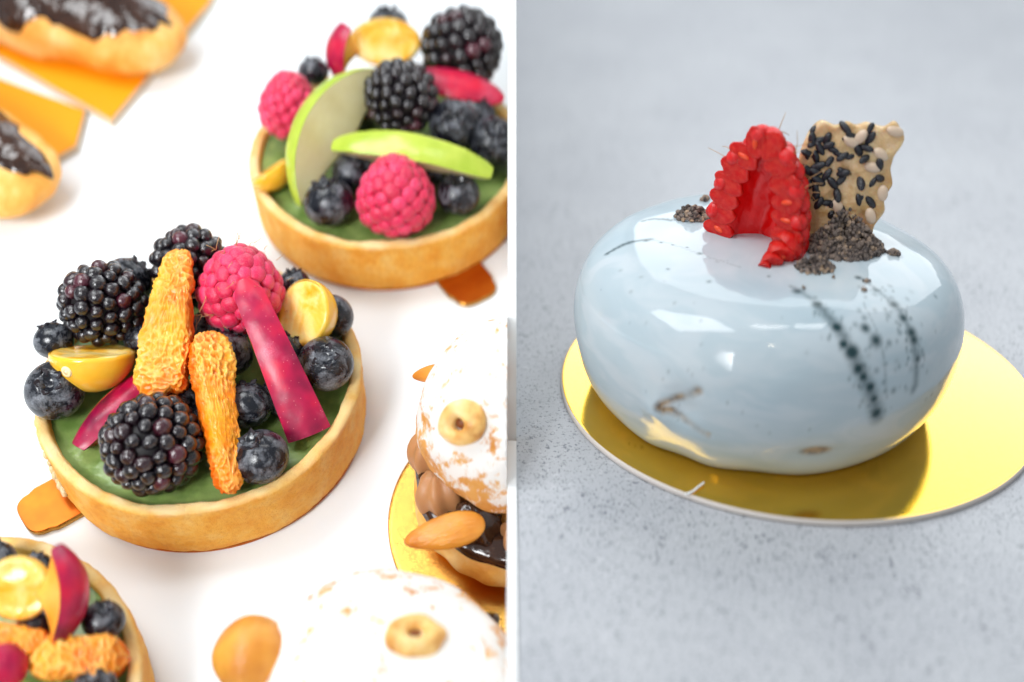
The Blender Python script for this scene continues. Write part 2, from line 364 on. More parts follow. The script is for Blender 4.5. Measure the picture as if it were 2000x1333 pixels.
def tube(P, r, n=8):
    P = np.asarray(P, float); r = np.broadcast_to(r, len(P)); V = []
    tg = np.gradient(P, axis=0); ref = np.array((0.31, 0.2, 0.93))
    for p, t, rr in zip(P, tg, r):
        t = t / np.linalg.norm(t); a = np.cross(t, ref); a /= np.linalg.norm(a); b = np.cross(t, a)
        for k in range(n):
            q = 2 * np.pi * k / n; V.append(p + rr * (a * np.cos(q) + b * np.sin(q)))
    F = quads(n, len(P)).tolist(); L = len(V)
    F += [list(range(n))[::-1], list(range(L - n, L))]
    return np.array(V), F
def prism(outline, z0, z1, bev=0.02):
    o = np.asarray(outline, float); n = len(o); c = o.mean(0)
    def ins(d):
        e = np.roll(o, -1, 0) - np.roll(o, 1, 0); nrm = np.stack([-e[:, 1], e[:, 0]], 1); nrm /= np.linalg.norm(nrm, axis=1)[:, None] + 1e-9
        return o + nrm * d
    rings = [(ins(bev), z0), (o, z0 + bev), (o, z1 - bev), (ins(bev), z1)]
    V = np.concatenate([np.column_stack([r, np.full(n, z)]) for r, z in rings])
    F = quads(n, 4).tolist() + [list(range(n))[::-1], list(range(3 * n, 4 * n))]
    return V, F
rng = random.Random(7)

# ------------------------------------------------------------------ the setting
def slab(x0, x1, y0, y1, top, th, mat, name, mx):
    V = [(x, y, z) for z in (top - th, top) for x, y in ((x0, y0), (x1, y0), (x1, y1), (x0, y1))]
    F = [[3, 2, 1, 0], [4, 5, 6, 7], [0, 1, 5, 4], [1, 2, 6, 5], [2, 3, 7, 6], [3, 0, 4, 7]]
    return structure(name, data(name, V, F, mat, False), mx)
MX_SHELF = Matrix.Translation(BASE1) @ ML.to_4x4()
sx = BASE1.x
HALF = 0.1
slab(-30 - sx, -HALF - sx, -24, 26, -0.1, 1.0, 'shelf', 'shelf', MX_SHELF)
slab(HALF, 130, -6, 240, 0.0, 2.0, 'quartz', 'counter', None)
# the thin white divider between the shelf and the counter
def divider():
    pB = pt(1000, 892, 29.3); pT = pt(1000, -60, 29.3)
    poly = [(pT.y, pT.z), (pB.y, pB.z), (pB.y - 0.02, 0.06), (2.0, 0.06), (2.0, -6), (200, -6), (200, pT.z)]
    V = [(x, y, z) for x in (-HALF, HALF) for y, z in poly]; n = len(poly)
    F = [list(range(n)), list(range(n, 2 * n))[::-1]] + [[i, i + n, (i + 1) % n + n, (i + 1) % n] for i in range(n)]
    thing('divider_board', 'thin white upright board dividing the white shelf from the grey counter', 'divider', None, None, data('divider_board', V, F, 'divider', False))
divider()

# ------------------------------------------------------------------ builders: tarts
def crust_data():
    ro, ri, H = 3.9, 3.62, TART_H
    pr = [(3.8, 0.0), (ro - 0.03, 0.03), (ro, 0.10)] + [(ro + 0.02 * k / 12, 0.1 + (H - 0.2) * k / 12) for k in range(1, 13)]
    pr += [(ro, H - 0.06), (ro - 0.05, H - 0.012), (ro - 0.10, H), (ri + 0.09, H - 0.005), (ri + 0.04, H - 0.02), (ri, H - 0.07), (ri - 0.03, H - 0.2), (ri - 0.04, H - 0.5), (ri - 0.06, 0.3), (0.01, 0.28)]
    V, F = lathe(pr, 320)
    d = fbm(V, 0.8, 3, 2) * 0.035 + fbm(V, 4, 8, 3) * 0.022
    rad = np.linalg.norm(V[:, :2], axis=1)
    k = (1 + d / np.maximum(rad, 1) * (rad > 3.2))
    V[:, 0] *= k; V[:, 1] *= k
    V[:, 2] += (V[:, 2] > H - 0.3) * fbm(V, 1.6, 21, 3) * 0.045
    pale = np.clip((V[:, 2] - (H - 0.10)) / 0.08, 0, 1) * np.clip(0.65 + fbm(V, 2.0, 5, 2) * 0.5, 0, 1)
    return data('crust', V, F, 'crust', True, {'pale': pale})
def custard_data():
    pr = [(r, 0) for r in np.linspace(0.01, 3.62, 40)]
    V, F = lathe(pr, 120); F = F[:, ::-1]
    rad = np.linalg.norm(V[:, :2], axis=1)
    V[:, 2] = 1.36 + fbm(V, 0.7, 2, 3) * 0.07 + np.clip(rad - 3.4, 0, 1) * 0.25
    return data('custard', V, F, 'custard', True)
def tab_outline(tabdir, w=0.70, r0=3.0, r1=5.05):
    d = np.array((tabdir[0], tabdir[1])); d /= np.linalg.norm(d); n = np.array((-d[1], d[0])); O = [d * r0 - n * w]
    for k in range(25):
        q = -np.pi / 2 + np.pi * k / 24; c, s_ = np.cos(q), np.sin(q)
        O.append(d * (r1 - 0.62 + 0.62 * np.sign(c) * abs(c) ** 0.6) + n * w * (1 - 0.10 * (c > 0.1)) * np.sign(s_) * abs(s_) ** 0.6)
    return O + [d * r0 + n * w]
def card_data(tabdir):
    V1, F1 = prism([(3.84 * math.cos(q), 3.84 * math.sin(q)) for q in np.linspace(0, 2 * np.pi, 96, endpoint=False)], -0.095, 0.0, 0.02)
    return V1, F1
CRUST, CUSTARD = crust_data(), custard_data()
def tart(base, tab, label):
    mx = Matrix.Translation(base) @ ML.to_4x4()
    t = thing('fruit_tart', label, 'tart', mx, 'round fruit tarts on the white shelf')
    part('crust', CRUST, t); part('custard', CUSTARD, t)
    V, F = card_data(tab); part('base_card', data('base_card', V, F, 'copper', False), t)
    O = tab_outline(tab); V, F = prism(O, -0.094, 0.045, 0.03); tb = part('card_tab', data('card_tab', V, F, 'tab_edge', False), t)
    oa = np.array(O); cc = oa.mean(0); V, F = prism(cc + (oa - cc) * 0.95, 0.047, 0.058, 0.004); part('tab_face', data('tab_face', V, F, 'copper', False), tb)
    return t

def berry_drupes(n, seed, shape, jit=0.10):
    r = np.random.RandomState(seed); k = np.arange(n) + 0.5
    ph = np.arccos(1 - 2 * k / n); th = np.pi * (1 + 5 ** 0.5) * k
    P = np.stack([np.cos(th) * np.sin(ph), np.sin(th) * np.sin(ph), np.cos(ph)], 1) + r.normal(0, jit * 0.35, (n, 3))
    P /= np.linalg.norm(P, axis=1)[:, None]
    gap = 3.6 / n ** 0.5
    for _ in range(40):                       # relax
        d = P[:, None] - P[None]; L = np.linalg.norm(d, axis=2) + 9 * np.eye(n)
        P = P + 0.25 * (d / L[..., None] * np.clip(gap - L, 0, 1)[..., None]).sum(1); P /= np.linalg.norm(P, axis=1)[:, None]
    return P, r
def shape_black(P):
    Q = P.copy(); Q[:, 2] *= 1.08; t = 1 - 0.06 * P[:, 2:3]; Q[:, :2] *= t; return Q
def shape_rasp(P):
    Q = P.copy(); Q[:, 2] = P[:, 2] * 1.10; t = 1 - 0.20 * P[:, 2:3] - 0.05 * P[:, 2:3] ** 2; Q[:, :2] *= t; return Q
def drupe_data(name, mat, seed):
    V, F = ico(3); V = V * (1 + 0.10 * vnoise(V, 1.1, seed)[:, None])
    V[:, 2] = np.where(V[:, 2] < 0, V[:, 2] * 1.3, V[:, 2])
    if mat == 'black':                        # a tiny dimple where the style sat
        d = np.linalg.norm(V - np.array((0.15, 0.1, 0.98)), axis=1); V *= (1 - 0.07 * np.exp(-(d / 0.16) ** 2))[:, None]
    return data(name, V, F, mat)
DR_B = [drupe_data('drupelet', 'black', s) for s in range(4)]
DR_R = [drupe_data('drupelet', 'rasp', s + 9) for s in range(4)]
def core_data(fn, mat):
    V, F = ico(4); return data('core', fn(V) * 0.90, F, mat)
CORE_B, CORE_R = core_data(shape_black, 'black_core'), core_data(shape_rasp, 'rasp_core')
def hairs_data(P, N, r, n, length):
    Vs, Fs, o = [], [], 0
    for k in range(n):
        i = r.randint(len(P)); b = P[i] + N[i] * 0.15; d = N[i] + r.normal(0, 0.5, 3); d /= np.linalg.norm(d)
        q = r.normal(0, 0.35, 3); L = length * r.uniform(0.5, 1.2)
        pts = [b + d * L * s + q * L * s * s for s in (0, 0.35, 0.7, 1.0)]
        V, F = tube(pts, [0.011, 0.009, 0.007, 0.005], 4); Vs.append(V); Fs += [[x + o for x in f] for f in F]; o += len(V)
    return np.concatenate(Vs), Fs
def berry(kind, px, py, h, size_px, axis, label, group, n=86, seed=1, squash=1.0, hairs=0):
    c = onL(px, py, h); rad = size_px / 2 * depth(c) / FPX
    fn = shape_black if kind == 'blackberry' else shape_rasp
    ds = 0.20 if kind == 'blackberry' else 0.20
    body = rad * (0.86 if kind == 'blackberry' else 0.88)
    mx = frame(c, SL(axis)) @ Matrix.Rotation(seed * 1.7, 4, 'Z') @ Matrix.Diagonal((body, body, body * squash, 1))
    t = thing(kind, label, kind, mx, group)
    part('core', CORE_B if kind == 'blackberry' else CORE_R, t)
    P, r = berry_drupes(n, seed, fn); Q = fn(P)
    ds *= (86 / n) ** 0.5
    bank = DR_B if kind == 'blackberry' else DR_R
    for k in range(n):
        s = ds * (r.uniform(0.80, 1.16) if kind == 'blackberry' else r.uniform(0.86, 1.12))
        if kind == 'blackberry': sc = (s * r.uniform(0.92, 1.05), s * r.uniform(0.95, 1.15), s * 0.98); inn = 0.97
        else: sc = (s * 1.10, s * 1.16, s * 0.72); inn = 0.93
        m = frame(Q[k] * inn, P[k], r.normal(0, 1, 3)) @ Matrix.Diagonal((*sc, 1))
        part('drupelet', bank[r.randint(4)], t, m)
    if hairs:
        V, F = hairs_data(Q, P, r, hairs, 0.28); part('hairs', data('hairs', V, F, 'hair'), t, None, None, 'stuff')
    return t

def blue_data(seed):
    V, F = sphere(56, 40); V[:, 2] *= 0.90
    th = np.arctan2(V[:, 1], V[:, 0]); rr = np.linalg.norm(V[:, :2], axis=1)
    V *= (1 + 0.02 * fbm(V, 0.9, seed, 2))[:, None]
    top = V[:, 2] > 0
    V[:, 2] -= top * 0.22 * np.exp(-(rr / 0.27) ** 4)
    V[:, 2] += top * 0.06 * np.exp(-((rr - 0.40) / 0.11) ** 2) * (0.6 + 0.4 * np.cos(5 * th))
    return data('berry', V, F, 'blue')
def crown_data(seed):
    r = np.random.RandomState(seed); V = []; F = []
    for k in range(5):                        # five pointed sepals folded outwards
        a0 = 2 * np.pi * (k + r.uniform(-0.1, 0.1)) / 5; b = len(V); tip = r.uniform(0.46, 0.56)
        for (rr, da, z) in ((0.24, -0.50, 0.70), (0.24, 0.50, 0.70), (0.38, 0.36, 0.93), (tip, 0.0, 0.96 + r.uniform(0, 0.05)), (0.38, -0.36, 0.93),
                            (0.24, -0.50, 0.66), (0.24, 0.50, 0.66), (0.40, 0.34, 0.87), (tip, 0.0, 0.90), (0.40, -0.34, 0.87)):
            V.append((rr * math.cos(a0 + da), rr * math.sin(a0 + da), z))
        F += [[b, b + 1, b + 2, b + 3, b + 4], [b + 9, b + 8, b + 7, b + 6, b + 5]] + [[b + i, b + i + 5, b + (i + 1) % 5 + 5, b + (i + 1) % 5] for i in range(5)]
    return data('crown', V, F, 'blue_crown', False)
BLUE = [blue_data(s) for s in range(3)]; CROWN = [crown_data(s) for s in range(3)]
def blueberry(px, py, h, r_px, axis, label, group, seed=0):
    c = onL(px, py, h); rad = r_px * depth(c) / FPX
    mx = frame(c, SL(axis)) @ Matrix.Rotation(seed * 2.1, 4, 'Z') @ Matrix.Diagonal((rad, rad, rad, 1))
    t = thing('blueberry', label, 'blueberry', mx, group)
    part('berry', BLUE[seed % 3], t); part('crown', CROWN[seed % 3], t)
    return t

# wedge cut from a round fruit: skin outside, flesh inside, bent along an arc from A to B
def wedge(name, label, cat, A, B, out, wid, dep, sag, mats, group, ends=(0.25, 0.25), twist=0.0, wi=0.15, bulge=0.12, parts=('skin', 'flesh'), nseg=48, powr=2.0, linear=False):
    A, B = Vector(A), Vector(B); L = (B - A).length; X = (B - A) / L
    Z = Vector(out); Z = (Z - X * Z.dot(X)).normalized(); Y = Z.cross(X)
    mid = (A + B) / 2
    mx = Matrix(((X.x, Y.x, Z.x, mid.x), (X.y, Y.y, Z.y, mid.y), (X.z, Y.z, Z.z, mid.z), (0, 0, 0, 1)))
    Rr = (L * L / 4 + sag * sag) / (2 * sag); beta = math.asin(min(1, L / 2 / Rr))
    if sag > Rr: beta = math.pi - beta
    m = 13; sk, fl = [], []
    for k in range(nseg):
        u = k / (nseg - 1); th = -beta + 2 * beta * u
        e = 1 - abs(2 * u - 1) ** powr
        end = ends[0] * (1 - u) + ends[1] * u
        f = end + (1 - end) * max(e, 0) ** 0.6
        if linear: f = end * min(1, ((u + 0.02) * 9)) ** 0.5
        w = wid * f; d = dep * (0.3 * end + (1 - 0.3 * end) * max(e, 0) ** 0.75 if end < 0.9 else 1)
        d = max(d, 0.03)
        c = np.array((Rr * math.sin(th), 0, Rr * math.cos(th) - Rr + sag)); rd = np.array((math.sin(th), 0, math.cos(th)))
        tw = twist * (2 * u - 1)
        yv = np.array((0, math.cos(tw), 0)) + rd * math.sin(tw)
        row = [c + yv * (w / 2 * s) - rd * (bulge * wid * f * s * s) for s in np.linspace(-1, 1, m)]
        sk.append(row)
        inner = c - rd * d; ww = min(wi, w) / 2
        fl.append([row[0], *[row[0] * (1 - q) + (inner - yv * ww) * q for q in (0.06, 0.35, 0.7, 0.94)], inner - yv * ww * 0.9 - rd * 0.02,
                   inner + yv * ww * 0.9 - rd * 0.02, *[row[-1] * (1 - q) + (inner + yv * ww) * q for q in (0.94, 0.7, 0.35, 0.06)], row[-1]])
    t = thing(name, label, cat, mx, group)
    sk = np.array(sk); fl = np.array(fl)
    fl[:, 0] -= 0.0; fm = fl.shape[1]
    Vs = sk.reshape(-1, 3); Fs = quads(m, nseg, False)[:, ::-1]
    # a skin with thickness: an inner copy joined round the border
    jig = 0.03 * fbm(Vs, 1.3, 5, 3); Vs = Vs.copy(); Vs[:, 2] += jig
    Vf = fl.reshape(-1, 3); Ff = quads(fm, nseg, False).tolist()
    # blunt end caps of flesh
    for k in (0, nseg - 1):
        idx = [k * fm + i for i in range(fm)]
        b = len(Vf); top = sk[k]; Vf = np.vstack([Vf, top[1:-1]])
        loop = idx + [b + i for i in range(m - 2)][::-1]
        Ff.append(loop if k else loop[::-1])
    part(parts[0], data(parts[0], Vs, Fs, mats[0]), t)
    part(parts[1], data(parts[1], Vf, Ff, mats[1]), t)
    return t

def mandarin(label, A, B, out, wid, dep, sag, group, seed=0, taper=(1.0, 1.0)):
    A, B = Vector(A), Vector(B); L = (B - A).length; X = (B - A) / L
    Z = Vector(out); Z = (Z - X * Z.dot(X)).normalized(); Y = Z.cross(X); mid = (A + B) / 2
    mx = Matrix(((X.x, Y.x, Z.x, mid.x), (X.y, Y.y, Z.y, mid.y), (X.z, Y.z, Z.z, mid.z), (0, 0, 0, 1)))
    V, F = ico(6)
    u = V[:, 0].copy()
    sq = np.sign(u) * np.abs(u) ** 0.8
    k = np.sqrt(np.clip(1 - np.abs(sq) ** 3.2, 0.0, 1)) / np.maximum(np.sqrt(1 - u * u), 0.08)
    tp = taper[0] * (1 - (sq + 1) / 2) + taper[1] * (sq + 1) / 2
    q2 = np.sqrt(V[:, 1] ** 2 + V[:, 2] ** 2) + 1e-6; cy, cz = V[:, 1] / q2, V[:, 2] / q2
    sup = (np.abs(cy) ** 5 + np.abs(cz) ** 5) ** (-1 / 5); rr = np.clip(1 - np.abs(sq) ** 9, 0, 1) ** 0.5
    P = np.stack([sq * L / 2, cy * sup * rr * wid / 2 * tp, cz * sup * rr * dep / 2 * (0.55 + 0.45 * tp)], 1)
    base = P.copy()
    P[:, 0] += np.sign(sq) * np.clip(np.abs(sq) * 6 - 5, 0, 1) * 0.16 * fbm(base * np.array((0.2, 1, 0.6)), 2.6, seed + 50, 2)
    P[:, 1] += np.sign(cy) * np.abs(cy) ** 2 * (0.10 * fbm(base * np.array((1, 0.3, 0.5)), 1.5, seed + 40, 3) + 0.04 * fbm(base * np.array((1, 0.3, 0.7)), 6, seed + 41, 2))
    P[:, 2] += sag * (1 - sq ** 2) + 0.10 * fbm(base * np.array((1, 1, 0.2)), 0.9, seed + 44, 2)
    N = V * np.array((wid / L * 2, 1, wid / dep)); N /= np.linalg.norm(N, axis=1)[:, None]
    st = base * np.array((1.15, 1.0, 1.0)) + 0.10 * np.stack([fbm(base, 1.6, seed + 20 + k, 2) for k in range(3)], 1)
    d1, d2 = worley(st, 4.6, seed); e1, e2 = worley(st, 9.0, seed + 5)
    ridge = np.clip(1 - (d2 - d1) * 3.6, 0, 1) ** 1.3; fine = np.clip(1 - (e2 - e1) * 3.4, 0, 1) ** 1.2
    keep = np.clip(0.75 + 0.7 * fbm(base, 1.2, seed + 7, 2), 0.15, 1)
    P = P + N * (0.105 * ridge * keep + 0.03 * fine - 0.05)[:, None]
    face = np.clip(cz * 1.6, 0, 1)
    vein = (ridge * 0.9 + fine * 0.35) * keep * (0.25 + 0.75 * face)
    edge = np.clip(1 - face * 1.2, 0, 1) * 0.8 + np.clip(sq * 1.8 - 1.0, 0, 1) * 0.5
    return thing('mandarin_segment', label, 'mandarin segment', mx, group, data('mandarin_segment', P, F, 'mandarin', True, {'vein': np.clip(vein, 0, 1), 'edge': np.clip(edge, 0, 1)}))

def half_berry(label, c, rad, cutdir, group, xdir=None, scar=None, elong=1.0, depth_k=0.95):
    mx = frame(c, cutdir, xdir)
    t = thing('golden_berry', label, 'golden berry half', mx, group)
    th = np.linspace(math.pi / 2 - 0.02, math.pi - 0.001, 22)
    pr = [(rad * 0.97, 0.035)] + [(rad * math.sin(q), rad * math.cos(q) * depth_k) for q in th]
    V, F = lathe(pr, 56); V[:, 0] *= elong; V *= (1 + 0.015 * fbm(V, 1.0, 4, 2))[:, None]
    part('skin', data('skin', V, F[:, ::-1], 'gold_skin'), t)
    pr = [(rad * r_, z_) for r_, z_ in ((0.965, 0.02), (0.93, 0.045), (0.85, 0.055), (0.7, 0.03), (0.5, 0.04), (0.3, 0.05), (0.12, 0.06), (0.002, 0.06))]
    V, F = lathe(pr, 56); V[:, 0] *= elong
    V[:, 2] += 0.04 * fbm(V * np.array((1, 2.5, 1)), 1.6, 8, 3) * (np.linalg.norm(V[:, :2], axis=1) < rad * 0.9)
    part('flesh', data('flesh', V, F, 'gold_flesh'), t)
    if scar:
        V, F = lathe([(0.06, 0.02), (0.11, 0.03), (0.14, 0.0), (0.14, -0.03)], 20); V2, F2 = lathe([(0.001, 0.03), (0.05, 0.02), (0.06, 0.0)], 12)
        d = Vector(scar).normalized(); loc = Vector((d.x * rad * elong, d.y * rad, d.z * rad * depth_k))
        s = part('stem_scar', data('stem_scar', np.vstack([V, V2]), F.tolist() + (F2 + len(V)).tolist(), 'scar'), t, frame(loc, d))
    return t

# ------------------------------------------------------------------ tart one, in front
TOCAM = (0, -0.64, 0.77)
t1 = BASE1
tabd = ML.transposed() @ (onL(105, 985, 0) - t1)
tart(t1, tabd, 'sharp front fruit tart with blackberries, two peeled mandarin segments and a long plum wedge')
g = 'fruit piled on the front tart'
berry('blackberry', 296, 868, 2.35, 205, (-0.1, -0.7, 0.7), 'shiny blackberry at the front rim of the front tart, beside the narrow mandarin segment', 'blackberries', 92, 3)
berry('blackberry', 200, 593, 2.9, 172, (-0.25, -0.55, 0.8), 'brownish black blackberry at the left of the front tart, above a golden berry half', 'blackberries', 84, 5)
berry('blackberry', 372, 520, 2.7, 160, (0.1, 0.2, 1.0), 'blackberry at the back of the front tart, behind mandarin and raspberry', 'blackberries', 80, 8)
berry('raspberry', 469, 562, 3.0, 182, (0.05, 0.25, 1.0), 'hairy pink raspberry on the front tart with a plum wedge leaning on it', 'raspberries', 96, 11, 1.0, 60)
mandarin('wide peeled mandarin segment standing in the middle of the front tart', onL(352, 492, 3.8), onL(311, 775, 2.5), SL((-0.05, -0.6, 0.8)), 1.22, 0.72, 0.05, 'peeled mandarin segments on the front tart', 2, (0.55, 1.08))
mandarin('narrow peeled mandarin segment reaching down to the front rim of the tart', onL(402, 652, 3.2), onL(449, 968, 1.75), SL((0.62, -0.55, 0.72)), 0.98, 0.80, 0.07, 'peeled mandarin segments on the front tart', 9, (1.05, 0.5))
wedge('plum_wedge', 'long crimson plum wedge lying against the raspberry of the front tart', 'plum wedge', onL(474, 545, 3.9), onL(606, 852, 1.75), SL((0.15, -0.55, 0.8)), 1.12, 0.75, 0.30, ('plum_skin', 'plum_flesh'), 'plum wedges', (0.60, 0.94), 0.10, 0.2, 0.13, powr=3.0, linear=True)
wedge('plum_wedge', 'dark plum wedge tucked under the golden berry half at the left of the front tart', 'plum wedge', onL(292, 722, 2.1), onL(148, 872, 1.75), SL((-0.45, -0.45, 0.7)), 0.75, 0.8, 0.22, ('plum_skin', 'plum_flesh_red'), 'plum wedges', (0.6, 0.55), 0.0, 0.2, 0.2)
half_berry('golden berry half with a pale stem scar below the left blackberry of the front tart', onL(180, 690, 2.55), 0.98, SL((0.02, 0.62, 0.75)), 'golden berry halves', None, (-0.32, -0.86, -0.30))
half_berry('golden berry half with veined cut face, right of the raspberry on the front tart', onL(592, 612, 2.7), 0.82, SL((-0.55, -0.45, 0.7)), 'golden berry halves', SL((0.25, 0.8, 0.6)), None, 1.0, 1.05)
gb = 'blueberries'
blueberry(105, 666, 2.35, 39, (-0.3, 0.6, 0.6), 'small dark blueberry on the left edge of the front tart, left of the brownish blackberry', gb, 0)
blueberry(107, 763, 2.15, 58, (0.1, -0.35, 1), 'big blueberry on the left rim of the front tart, left of the golden berry half', gb, 1)
blueberry(248, 550, 2.5, 50, (0.6, 0.5, 0.5), 'blueberry behind the brownish blackberry of the front tart', gb, 2)
blueberry(636, 711, 2.2, 55, (0.12, -0.35, 0.95), 'blueberry with an open star crown at the right rim of the front tart', gb, 0)
blueberry(648, 619, 2.15, 43, (0.1, -0.8, 0.7), 'blueberry half hidden behind the right golden berry half of the front tart', gb, 1)
blueberry(574, 556, 2.2, 32, (0, 0.6, 0.8), 'small blueberry at the back of the front tart between raspberry and golden berry half', gb, 2)
blueberry(508, 893, 1.95, 56, (-0.25, 0.1, 1), 'frosty blueberry with a star crown at the front rim, left of the long plum wedge', gb, 2)
blueberry(484, 792, 2.0, 50, (-0.1, 0.75, 0.8), 'wrinkled blueberry between the narrow mandarin segment and the plum wedge', gb, 1)
blueberry(447, 690, 2.25, 48, (0.3, 0.6, 0.6), 'frosty blueberry under the raspberry, left of the plum wedge', gb, 0)
blueberry(415, 640, 2.0, 42, (0.3, 0.6, 0.6), 'dark blueberry mostly hidden under the raspberry of the front tart', gb, 2)
blueberry(552, 772, 1.8, 44, (0.1, 0.2, 1), 'dark blueberry half hidden beneath the left edge of the long plum wedge', gb, 1)
blueberry(412, 815, 1.8, 44, (0.1, 0.2, 1), 'dark blueberry almost hidden behind the narrow mandarin segment', gb, 2)
blueberry(352, 790, 1.9, 45, (0.3, 0.6, 0.6), 'blueberry showing a sliver between the two mandarin segments', gb, 0)
blueberry(285, 660, 2.1, 44, (0.3, 0.6, 0.6), 'blueberry in the shade between brownish blackberry and wide mandarin segment', gb, 1)
blueberry(560, 690, 2.0, 42, (0.3, 0.6, 0.6), 'dark blueberry behind the plum wedge of the front tart', gb, 2)
# a sugary drip on the outside of the crust
def drip():
    Vs, Fs, o = [], [], 0; r = np.random.RandomState(4)
    for k in range(26):
        a = R(196 + k * 0.95 + r.normal(0, 0.6)); z = 1.25 - k * 0.038 + r.normal(0, 0.05)
        V, F = ico(2); s = r.uniform(0.05, 0.12); V = V * (s * 0.8, s, s * 1.3) + np.array((3.93 * math.cos(a), 3.93 * math.sin(a), z))
        Vs.append(V); Fs += [[x + o for x in f] for f in F]; o += len(V)
    tt = bpy.data.objects['fruit_tart']
    part('sugar_drip', data('sugar_drip', np.concatenate(Vs), Fs, 'drip'), tt)
drip()

# ------------------------------------------------------------------ tart two, behind
rc = onL(757, 292, TART_H); t2 = rc - NL * TART_H
tart(t2, ML.transposed() @ (onL(915, 555, 0) - t2), 'fruit tart behind, topped with two green apple slices, against the white divider')
berry('raspberry', 563, 205, 2.6, 122, (0.1, 0.4, 1), 'raspberry on the left side of the rear tart, left of the curved apple slice', 'raspberries', 84, 15, 1.12)
berry('raspberry', 773, 381, 2.35, 166, (0.0, 0.35, 1), 'raspberry at the front rim of the rear tart, under the lying apple slice', 'raspberries', 92, 18, 1.0)
berry('blackberry', 902, 92, 2.9, 162, (0.3, 0.3, 1), 'large blackberry at the back right of the rear tart', 'blackberries', 80, 21, 0.95)
berry('blackberry', 783, 187, 3.2, 152, (0, -0.3, 1), 'blackberry in the middle of the rear tart, above the lying apple slice', 'blackberries', 84, 24, 0.92)
wedge('apple_slice', 'tall curved green apple slice standing at the left of the rear tart', 'apple slice', onL(756, 138, 3.4), onL(583, 402, 1.6), SL((-0.72, -0.20, 0.68)), 0.62, 1.7, 1.45, ('apple_skin', 'apple_flesh'), 'green apple slices on the rear tart', (0.45, 0.4), 0.0, 0.3, 0.06)
wedge('apple_slice', 'green apple slice lying level above the front raspberry of the rear tart', 'apple slice', onL(648, 282, 2.9), onL(962, 338, 2.6), SL((0.0, -0.25, 1.0)), 0.85, 0.85, 0.62, ('apple_skin', 'apple_flesh'), 'green apple slices on the rear tart', (0.35, 0.4), 0.0, 0.3, 0.06)
wedge('plum_wedge', 'plum wedge at the right of the rear tart, behind the middle blackberry', 'plum wedge', onL(800, 150, 3.1), onL(985, 192, 2.6), SL((0.1, -0.3, 1.0)), 0.95, 0.9, 0.35, ('plum_skin', 'plum_flesh'), 'plum wedges', (0.7, 0.25), 0.0, 0.2, 0.2)
wedge('plum_wedge', 'upright plum wedge at the back left of the rear tart, left of an orange half', 'plum wedge', onL(668, 44, 3.5), onL(655, 152, 2.2), SL((-0.85, -0.5, 0.3)), 1.15, 1.0, 0.34, ('plum_skin', 'plum_flesh'), 'plum wedges', (0.7, 0.5), 0.0, 0.3, 0.2)
half_berry('orange cut half at the back of the rear tart, left of the large blackberry', onL(752, 82, 2.8), 0.72, SL((0.05, -0.6, 0.8)), 'golden berry halves', SL((1, 0, 0)), None, 1.45, 0.9)
half_berry('orange half wedged at the left rim of the rear tart, under the curved apple slice', onL(528, 335, 1.95), 0.55, SL((-0.5, 0.4, 0.7)), 'golden berry halves', SL((0.4, 0.8, 0)), None, 1.2, 1.0)
blueberry(612, 140, 2.3, 30, (0, 0.6, 0.8), 'blueberry peeping out between left raspberry and plum wedge of the rear tart', gb, 0)
blueberry(758, 50, 2.4, 40, (0, 0.6, 0.8), 'blueberry behind the orange cut half at the top of the rear tart', gb, 1)
blueberry(643, 396, 2.0, 50, (-0.2, 0.2, 1), 'blueberry at the front rim of the rear tart, right of the curved apple slice foot', gb, 2)
blueberry(895, 380, 2.0, 43, (0.1, -0.1, 1), 'blueberry at the front rim of the rear tart, right of the front raspberry', gb, 0)
blueberry(886, 243, 2.6, 50, (0.0, -0.6, 0.8), 'blueberry with a brown crown on the rear tart, right of the middle blackberry', gb, 1)
blueberry(962, 275, 2.2, 48, (0.1, -0.3, 1), 'blueberry close to the divider on the rear tart, right of the lying apple slice', gb, 2)
blueberry(690, 338, 2.0, 42, (0, 0.3, 1), 'dark blueberry under the left end of the lying apple slice', gb, 1)
blueberry(840, 330, 1.95, 40, (0, 0.3, 1), 'dark blueberry under the right half of the lying apple slice', gb, 0)
blueberry(930, 225, 2.3, 38, (0, 0.3, 1), 'blueberry below the plum wedge at the right of the rear tart', gb, 0)
blueberry(705, 215, 2.0, 42, (0, 0.3, 1), 'dark blueberry in the hollow of the curved apple slice', gb, 2)

# ------------------------------------------------------------------ tart three, cut off by the corner
rc = onL(-112, 1372, TART_H); t3 = rc - NL * TART_H
tart(t3, (-1, -0.3), 'blurred fruit tart cut off in the near corner, topped with plum and mandarin')
half_berry('round golden berry half facing up on the corner tart', onL(35, 1150, 3.1), 0.66, SL((0.1, -0.7, 0.7)), 'golden berry halves', None, None, 1.0, 0.9)
wedge('plum_wedge', 'bright red plum wedge standing up on the corner tart', 'plum wedge', onL(118, 1062, 3.6), onL(116, 1262, 2.4), SL((0.95, 0.1, 0.35)), 1.05, 1.0, 0.55, ('plum_skin', 'plum_flesh'), 'plum wedges', (0.4, 0.25), 0.0, 0.3, 0.2)
wedge('plum_wedge', 'dark plum wedge at the photo edge of the corner tart, in front of the mandarin', 'plum wedge', onL(-40, 1330, 2.6), onL(52, 1275, 2.6), SL((0.3, -0.6, 0.7)), 0.9, 0.8, 0.3, ('plum_skin', 'plum_flesh_red'), 'plum wedges', (0.7, 0.5), 0.0, 0.2, 0.2)
mandarin('peeled mandarin segment pointing to the right rim of the corner tart', onL(60, 1290, 2.2), onL(240, 1285, 2.0), SL((0, -0.3, 1)), 0.75, 0.8, 0.1, 'peeled mandarin segments on the corner tart', 14)
